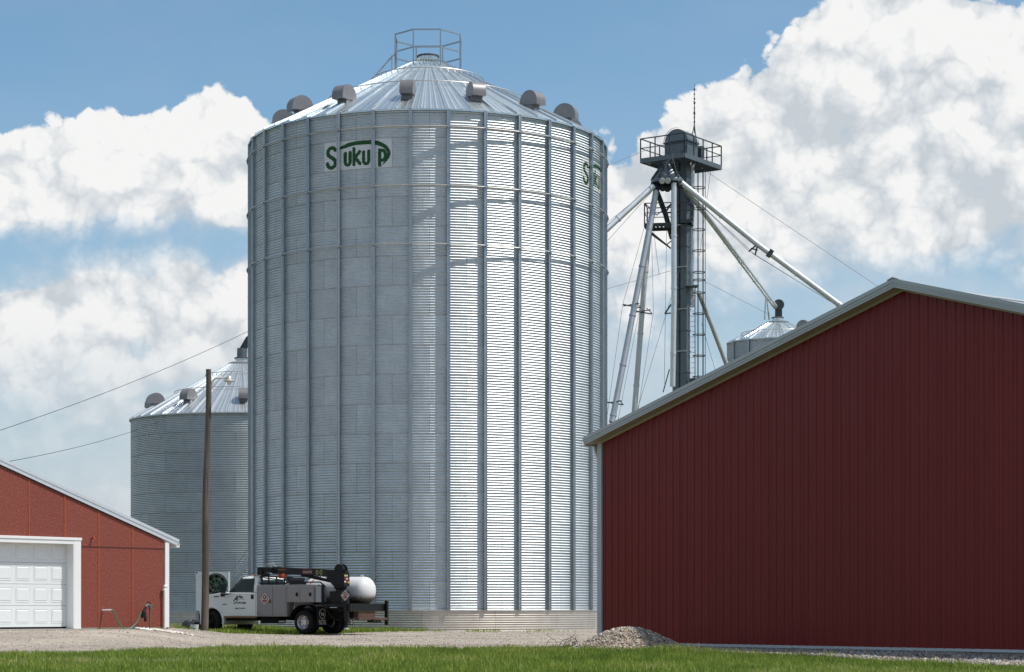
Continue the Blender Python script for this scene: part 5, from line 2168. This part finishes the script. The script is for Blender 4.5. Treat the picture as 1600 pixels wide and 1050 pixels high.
    for s in (1, -1):
        wheel(4.10, s * .86, s, steer=-.30)
        wheel(0, s * .90, s, rear=True)
        wheel(0, s * .62, s, rear=True)
    # utility bodies along each side
    for s in (1, -1):
        y1, y0 = s * 1.03, s * .58
        body_ = MB()
        body_.bx(.70, 2.04, y0, y1, .60, 1.71)
        body_.bx(-.50, .70, y0, y1, 1.10, 1.71)
        ub = body_.build('utility_box', M_TBOX, truck, bevel=.012)
        for (a, b_, z0, z1, hx) in ((1.33, 2.00, .66, 1.66, 1.43), (.735, 1.30, .66, 1.66, None), (.125, .665, 1.145, 1.66, .24), (-.46, .09, 1.145, 1.66, -.34)):
            m = MB()
            m.bx(a, b_, s * 1.032, s * 1.046, z0, z1)
            d = m.build('box_door', M_TBOX, ub, bevel=.006)
            if hx is not None:
                m = MB()
                M = Matrix.Translation((hx, s * 1.047, (z0 + z1) / 2 - (.03 if z0 > 1 else .02))) @ Matrix.Rotation(-s * PI / 2, 4, 'X') @ Matrix.Diagonal((.75, 1, 1, 1))
                m.lathe([(.075, 0), (.075, .012), (.045, .014), (.04, .006), (0, .006)], 16, M)
                m.build('latch', M_BLACK if z0 > 1 else mat('latch_rust', (.16, .06, .05), .5), d)
        MB().bx(1.95, 2.0, s * 1.047, s * 1.056, .70, .75).build('side_marker', M_REDL, ub)
        m = MB()
        m.bx(-.78, -.53, s * .70, s * 1.0, 1.10, 1.66)
        m.build('side_cabinet', mat('cabinet_grey', (.30, .31, .33), .3, .3), truck, bevel=.01)
        MB().bx(-.86, -.80, s * .94, s * 1.02, 1.02, 1.70).build('body_post', M_BLACK, truck)
        # fender skirt over the rear wheels
        pts = [(.62 * math.cos(a), s * .98, .42 + .60 * math.sin(a)) for a in np.linspace(.12, PI - .12, 12)]
        m = MB()
        for k in range(11):
            a, b_ = pts[k], pts[k + 1]
            m.add([(a[0], s * .5, a[2]), (a[0], s * 1.0, a[2]), (b_[0], s * 1.0, b_[2]), (b_[0], s * .5, b_[2])], [(0, 1, 2, 3)])
        m.build('wheel_arch', M_CHAS, truck)
        # mud flaps
        m = MB()
        m.bx(-.66, -.63, s * .52, s * 1.04, .30, .98)
        fl = m.build('mud_flap', M_RUBBER, truck)
        for (bdy, z, sz) in (('WELDING &', .475, .075), ('800-456-7172', .405, .062), ('SERVICE.COM', .335, .062)):
            pass
        m = MB()
        M = Matrix.Translation((-.664, s * .78, .70)) @ Matrix.Rotation(-PI / 2, 4, 'Y')
        m.lathe([(.155, 0), (.155, .004), (.175, .004), (.175, 0)], 28, M, False, False)
        m.build('flap_emblem', M_CREAM, fl)
        text('flap_lettering', '\u2018ve', .19, M_CREAM, fl, (-.665, s * .78 + .12, .635), (PI / 2, 0, -PI / 2), .3, .006)
        for z, L in ((.47, 3), (.41, 5), (.35, 4)):
            # three rows of small worn characters
            m = MB()
            x = s * .78 + .20
            rr = random.Random(L)
            while x > s * .78 - .2:
                wd = rr.uniform(.018, .034)
                if rr.random() > .13:
                    m.bx(-.668, -.664, x - wd, x, z - .018, z + .018)
                x -= wd + .011
            m.build('flap_small_print', M_CREAM, fl)
    # deck
    m = MB()
    m.bx(-1.95, 2.0, -.575, .575, .80, .90)
    m.bx(-1.95, -.80, -1.03, 1.03, .93, 1.045)
    m.build('deck', M_BLACK, truck, bevel=.01)
    # rear bumper beam, hitch and the tall end posts
    m = MB()
    m.bx(-2.05, -1.96, -1.05, 1.05, .80, 1.05)
    m.build('rear_beam', M_BLACK, truck, bevel=.01)
    m = MB()
    m.bx(-2.16, -2.05, -1.09, -.99, .30, 1.16)
    m.build('end_post', M_BLACK, truck, bevel=.01)
    m = MB()
    m.bx(-2.22, -2.05, -.95, .75, .48, .56)
    m.bx(-2.0, -1.8, -.5, .5, .50, .78)
    m.build('rear_step', mat('rusty_step', (.11, .06, .045), .7, .3, var=.4), truck, bevel=.01)
    m = MB()
    m.bx(-2.32, -2.05, -.10, .05, .40, .50)
    m.bx(-2.2, -2.05, -.6, -.3, .38, .5)
    m.build('hitch', M_BLACK, truck, bevel=.01)
    # stabiliser leg at the near rear corner
    m = MB()
    m.bx(-1.93, -1.80, .92, 1.06, .42, 1.42)
    m.tube([(-1.865, .99, .22), (-1.865, .99, .45)], .045, 8)
    m.build('stabiliser_leg', M_BLACK, truck, bevel=.01)
    MB().lathe([(.10, .16), (.10, .19), (.05, .22)], 12, Matrix.Translation((-1.865, .99, 0))).build('stabiliser_foot', M_RING, truck)
    m = MB()
    m.tube(smooth([Vector((-1.0, .95, .85)), Vector((-1.1, .9, .62)), Vector((-1.35, .9, .50)), Vector((-1.7, .9, .62)), Vector((-1.8, .95, .85))]), .02, 6)
    m.tube(smooth([Vector((-.9, .8, .85)), Vector((-1.15, .8, .55)), Vector((-1.5, .8, .45)), Vector((-1.75, .85, .60))]), .018, 6)
    m.build('hydraulic_line', M_RUBBER, truck, smooth=4)
    # guard frame above the boxes
    m = MB()
    for s in (1, -1):
        m.tube([(2.0, s * .82, 1.74), (2.0, s * .82, 1.97), (1.92, s * .75, 2.0)], .024, 6)
        m.tube([(-.9, s * .95, 1.66), (-.7, s * .95, 1.80), (.75, s * .95, 1.80), (.85, s * .95, 1.74)], .028, 6)
        m.tube([(2.0, s * .95, 1.78), (.95, s * .95, 1.78)], .028, 6)
        m.beam((.3, s * .95, 1.72), (.3, s * .95, 1.80), .04)
        m.beam((1.4, s * .95, 1.72), (1.4, s * .95, 1.78), .04)
    m.build('side_rail', M_BLACK, truck, smooth=.8)
    # headache rack
    m = MB()
    for y in (-.85, -.45, 0, .45, .85):
        m.beam((1.96, y, .9), (1.96, y, 2.02), .04)
    m.beam((1.96, -.9, 2.02), (1.96, .9, 2.02), .05)
    m.beam((1.96, -.9, 1.60), (1.96, .9, 1.60), .035)
    for y in (.15, .35, .55):
        m.beam((.9, y, 1.70), (.9, y, 1.90), .05)
    m.beam((.9, -.2, 1.85), (.9, .7, 1.85), .04)
    m.beam((.9, -.2, 1.92), (.9, .7, 1.92), .10)
    m.build('boom_rest', M_BLACK, truck)
    m = MB()
    m.tube([(1.28, .70, 2.03), (.98, .70, 2.03)], .085, 10)
    m.build('beacon', M_REDL, truck, smooth=.7)
    MB().tube([(1.10, .72, 2.03), (1.0, .72, 2.03)], .09, 10).build('beacon_lens', M_AMBER, truck, smooth=.7)
    # crane
    cx_, cy_ = -1.33, .62
    m = MB()
    m.lathe([(.30, 1.04), (.30, 1.10), (.19, 1.14), (.17, 1.55), (.23, 1.60), (.23, 1.68), (.16, 1.72), (.16, 1.80)], 18, Matrix.Translation((cx_, cy_, 0)))
    m.bx(cx_ - .22, cx_ + .28, cy_ - .22, cy_ + .25, 1.10, 1.48)
    cr = m.build('crane_pedestal', M_BLACK, truck, smooth=.6)
    m = MB()
    m.prism([(cx_ - .27, 1.78), (cx_ + .20, 1.80), (cx_ + .48, 2.05), (cx_ + .45, 2.28), (cx_ + .1, 2.37), (cx_ - .27, 2.22)], cy_ - .17, cy_ + .17)
    tu = m.build('crane_turret', M_BLACK, truck, bevel=.015)
    m = MB()
    M = Matrix.Translation((cx_ - .02, cy_, 2.36)) @ Matrix.Rotation(PI / 2, 4, 'X')
    m.lathe([(.0, -.14), (.19, -.14), (.19, -.12), (.13, -.11), (.13, .11), (.19, .12), (.19, .14), (0, .14)], 20, M)
    m.bx(cx_ - .28, cx_ - .1, cy_ - .1, cy_ + .1, 2.22, 2.32)
    m.build('winch_drum', M_BLACK, truck, smooth=.6)
    bz0, bz1 = 2.24, 2.38
    xa, xb = cx_ + .25, 2.12
    m = MB()
    m.beam((xa, cy_, bz0), (xb - .6, cy_, bz1 - .02), .22, .24)
    m.build('boom', mat('boom_black', (.014, .014, .016), .35, .0, spec=.3), truck, bevel=.015)
    m = MB()
    m.beam((xb - .62, cy_, bz1 - .02), (xb, cy_, bz1), .17, .18)
    m.build('boom_extension', M_BLACK, truck, bevel=.01)
    m = MB()
    M = Matrix.Translation((xb - .62, cy_ + .02, bz1 - .03)) @ Matrix.Rotation(-PI / 2, 4, 'X')
    m.lathe([(.0, .06), (.115, .06), (.115, .13), (.0, .13)], 16, M)
    m.build('boom_pulley', M_CHAS, truck)
    m = MB()
    m.bx(xb - .08, xb + .13, cy_ - .13, cy_ + .13, bz1 - .17, bz1 + .10)
    m.bx(xb - .28, xb - .02, cy_ - .10, cy_ + .10, bz1 - .21, bz1 - .12)
    m.build('boom_head', M_BLACK, truck, bevel=.015)
    m = MB()
    m.tube([(xb - .1, cy_, bz1 + .1), (xb - .25, cy_ + .05, bz1 + .2), (xb - .55, cy_ + .05, bz1 + .21), (xb - .62, cy_, bz1 + .10)], .015, 6)
    m.tube([(xb - .4, cy_, bz1 + .08), (xb - .6, cy_ + .05, bz1 + .22), (xb - .78, cy_ + .05, bz1 + .23)], .013, 6)
    m.build('boom_hose', M_CREAM, truck, smooth=.8)
    m = MB()
    m.tube([(xb + .06, cy_, bz1 - .22), (xb + .02, cy_, bz1 - .42), (xb - .05, cy_, 1.78)], .02, 6)
    m.tube([(xb - .1, cy_, bz1 - .28), (xb - .9, cy_ + .1, 2.02), (.95, cy_ + .1, 2.0)], .022, 6)
    m.build('winch_line', M_BLACK, truck)
    m = MB()
    m.tube([(cx_ + .2, cy_ + .02, 1.93), (.05, cy_ + .02, 2.14)], .06, 10)
    m.tube([(-.15, cy_ + .02, 2.11), (.35, cy_ + .02, 2.18)], .04, 8)
    cyl = m.build('lift_cylinder', M_BLACK, truck, smooth=.8)
    # printing on the boom
    tilt = math.atan2(bz1 - .02 - bz0, xb - .6 - xa)
    yl = cy_ + .113

    def boom_pt(f, dz=0):
        return (xa + (xb - .6 - xa) * f, yl, bz0 + (bz1 - .02 - bz0) * f + dz)
    text('boom_lettering', 'WARNING', .10, M_ORINK, truck, boom_pt(.90, -.01), (PI / 2, 0, PI), .2, .003)[:0] if False else None
    for f, dz, cols, wd, hh, mm in ((.92, .03, 6, .05, .045, M_ORINK), (.50, .045, 9, .034, .05, M_ORINK), (.50, -.015, 9, .034, .04, M_CREAM), (.50, -.065, 9, .034, .03, M_ORINK)):
        m = MB()
        rr = random.Random(int(f * 100 + dz * 1000))
        for c_ in range(cols):
            p = boom_pt(f)
            x0 = p[0] - c_ * (wd + .012)
            h2 = hh * rr.uniform(.35, .55)
            m.bx(x0 - wd * rr.uniform(.5, 1), x0, yl, yl + .004, p[2] + dz - h2, p[2] + dz + h2)
        m.build('boom_lettering', mm, truck)
    m = MB()
    p = boom_pt(.26)
    for k in range(2):
        M = Matrix.Translation((p[0] - .17 * k, yl, p[2])) @ Matrix.Rotation(-PI / 2, 4, 'X') @ Matrix.Diagonal((.8, 1.1, 1, 1))
        m.lathe([(.045, 0), (.045, .005), (.075, .005), (.075, 0)], 18, M, False, False)
    m.build('boom_emblem', mat('emblem_yellow', (.33, .32, .09), .5), truck)
    # warning decals on the turret's end
    xe = cx_ - .272
    dec = [(.10, 2.16, .09, .06, M_YEL), (.0, 2.16, .07, .06, M_CREAM), (.10, 2.06, .09, .07, M_PLR), (.0, 2.05, .07, .07, M_PLW), (-.09, 2.05, .06, .08, M_PLR), (.10, 1.95, .09, .06, M_PLW), (.0, 1.94, .07, .07, M_PLR), (-.09, 1.93, .06, .07, M_YEL)]
    for (dy, z, w, h, mm) in dec:
        MB().bx(xe - .006, xe, cy_ + dy - w / 2, cy_ + dy + w / 2, z - h / 2 - .01, z + h / 2 - .01).build('warning_decal', mm, tu)

    for o in truck.children:
        if o.name.split('.')[0] in ('crane_turret', 'winch_drum', 'boom', 'boom_extension', 'boom_pulley', 'boom_head', 'boom_hose', 'winch_line', 'lift_cylinder', 'boom_lettering', 'boom_emblem'):
            o.location.z -= .13

    # flammable placards: red diamond with a white band and a small flame
    def placard(parent, loc, rot, s):
        e = bpy.data.objects.new('placard', None)
        COL.objects.link(e)
        e.parent = parent
        e.location = loc
        e.rotation_euler = rot
        for (r, y, mm, nm) in ((1.0, 0, M_INK, 'placard_edge'), (.92, .003, M_PLW, 'placard_border'), (.74, .006, M_PLR, 'placard_field')):
            MB().prism([(-s * r, 0), (0, -s * r), (s * r, 0), (0, s * r)], -y - .003, -y).build(nm, mm, e)
        m = MB()
        m.prism([(-s * .50, -s * .16), (s * .50, -s * .16), (s * .50, s * .16), (-s * .50, s * .16)], -.013, -.010)
        m.prism([(-s * .10, s * .24), (s * .10, s * .24), (s * .12, s * .36), (s * .03, s * .44), (0, s * .56), (-s * .05, s * .42), (-s * .12, s * .36)], -.013, -.010)
        m.build('placard_white', M_PLW, e)
        text('placard_number', '1075', s * .34, M_INK, e, (0, -.0135, -s * .11), (PI / 2, 0, 0), 0, .004, 'CENTER')
        text('placard_class', '2', s * .26, M_PLW, e, (0, -.0135, -s * .55), (PI / 2, 0, 0), 0, .004, 'CENTER')
    # the near flank faces +y in truck space: turn the placard round
    placard(truck, (1.66, 1.052, 1.22), (0, 0, PI), .24)
    placard(truck, (-1.86, 1.068, 1.33), (0, 0, PI), .20)
    # door lettering
    yl = hw + .0195
    R_ = (PI / 2, 0, PI)
    text('door_lettering', 'A', .27, M_INK, truck, (3.12, yl, 1.15), R_, .5, .012)
    text('door_lettering', 'Plus', .125, M_INK, truck, (2.905, yl, 1.255), R_, .35, .006)
    text('door_lettering', 'PROPANE', .06, mat('grey_lettering', (.33, .33, .34), .5), truck, (2.90, yl, 1.195), R_, .2, .001)
    text('door_lettering', '419 299 4440', .105, M_INK, truck, (3.12, yl, 1.045), R_, .3, .005, sx=.95)
    text('door_lettering', 'USDOT 1291974', .062, M_INK, truck, (3.04, yl, .865), R_, 0, .003)


build_truck()

# propane tank lying on the truck bed
tk = TO + Matrix.Rotation(math.atan2(.53, -.848), 3, 'Z') @ Vector((0, 0, 0))
tank = thing('propane_tank', 'white propane tank with grimy underside lying on the truck bed', 'tank', TO + Matrix.Rotation(math.atan2(.53, -.848), 3, 'Z') @ Vector((-.58, -.36, 1.56 - 0.05)), math.atan2(.53, -.848))


def tank_mat():
    m = bpy.data.materials.new('tank_white')
    m.use_nodes = True
    n = NT(m.node_tree)
    bs = m.node_tree.nodes['Principled BSDF']
    tc = n.node('ShaderNodeTexCoord')
    s = n.node('ShaderNodeSeparateXYZ')
    n.put(s.inputs[0], tc.outputs['Object'])
    f = n.noise(n.vm('MULTIPLY', tc.outputs['Object'], (9, 9, 3)), 1, 6, .7)
    k = n.mr(n.m('ADD', s.outputs[2], n.m('MULTIPLY', n.m('SUBTRACT', f, .5), .35)), -.32, -.10, 1, 0)
    dirt = n.mix(n.noise(tc.outputs['Object'], 14, 5), (.035, .03, .018), (.17, .125, .045))
    n.put(bs.inputs['Base Color'], n.mix(n.m('MULTIPLY', k, .92), (.72, .72, .71), dirt))
    n.put(bs.inputs['Roughness'], n.mr(k, 0, 1, .3, .85))
    return m


prof = [(.485 * math.sin(a), -1.06 - .36 * math.cos(a)) for a in np.linspace(0, PI / 2, 12)] + [(.487, -.5), (.487, .5)] + [(.485 * math.sin(a), 1.06 - .36 * math.cos(a)) for a in np.linspace(PI / 2, PI, 12)]
MB().lathe([(max(r, 1e-7), z) for r, z in prof], 40, Matrix.Rotation(PI / 2, 4, 'Y')).build('shell', tank_mat(), tank, smooth=4)
m = MB()
m.lathe([(.17, 0), (.17, .13), (.12, .17), (0, .175)], 18, Matrix.Translation((.35, 0, .47)))
m.build('valve_dome', M_TWHITE, tank, smooth=.7)
for x in (-.95, .85):
    MB().tube([(x - .06, 0, .47), (x - .04, 0, .54), (x + .04, 0, .54), (x + .06, 0, .47)], .015, 6).build('lifting_lug', M_TWHITE, tank)
    m = MB()
    m.prism([(-.40, -.50), (.40, -.50), (.36, -.36), (.22, -.445), (0, -.488), (-.22, -.445), (-.36, -.36)], x - .05, x + .05, axes='yz')
    m.build('saddle', M_BLACK, tank)
m = MB()
for s in (0,):
    m.tube([(.86, .2, .45), (.92, .33, .37), (.98, .42, .26), (1.0, .46, .16)], .016, 6)
m.build('marker_strap', mat('red_strap', (.55, .05, .03), .5), tank)
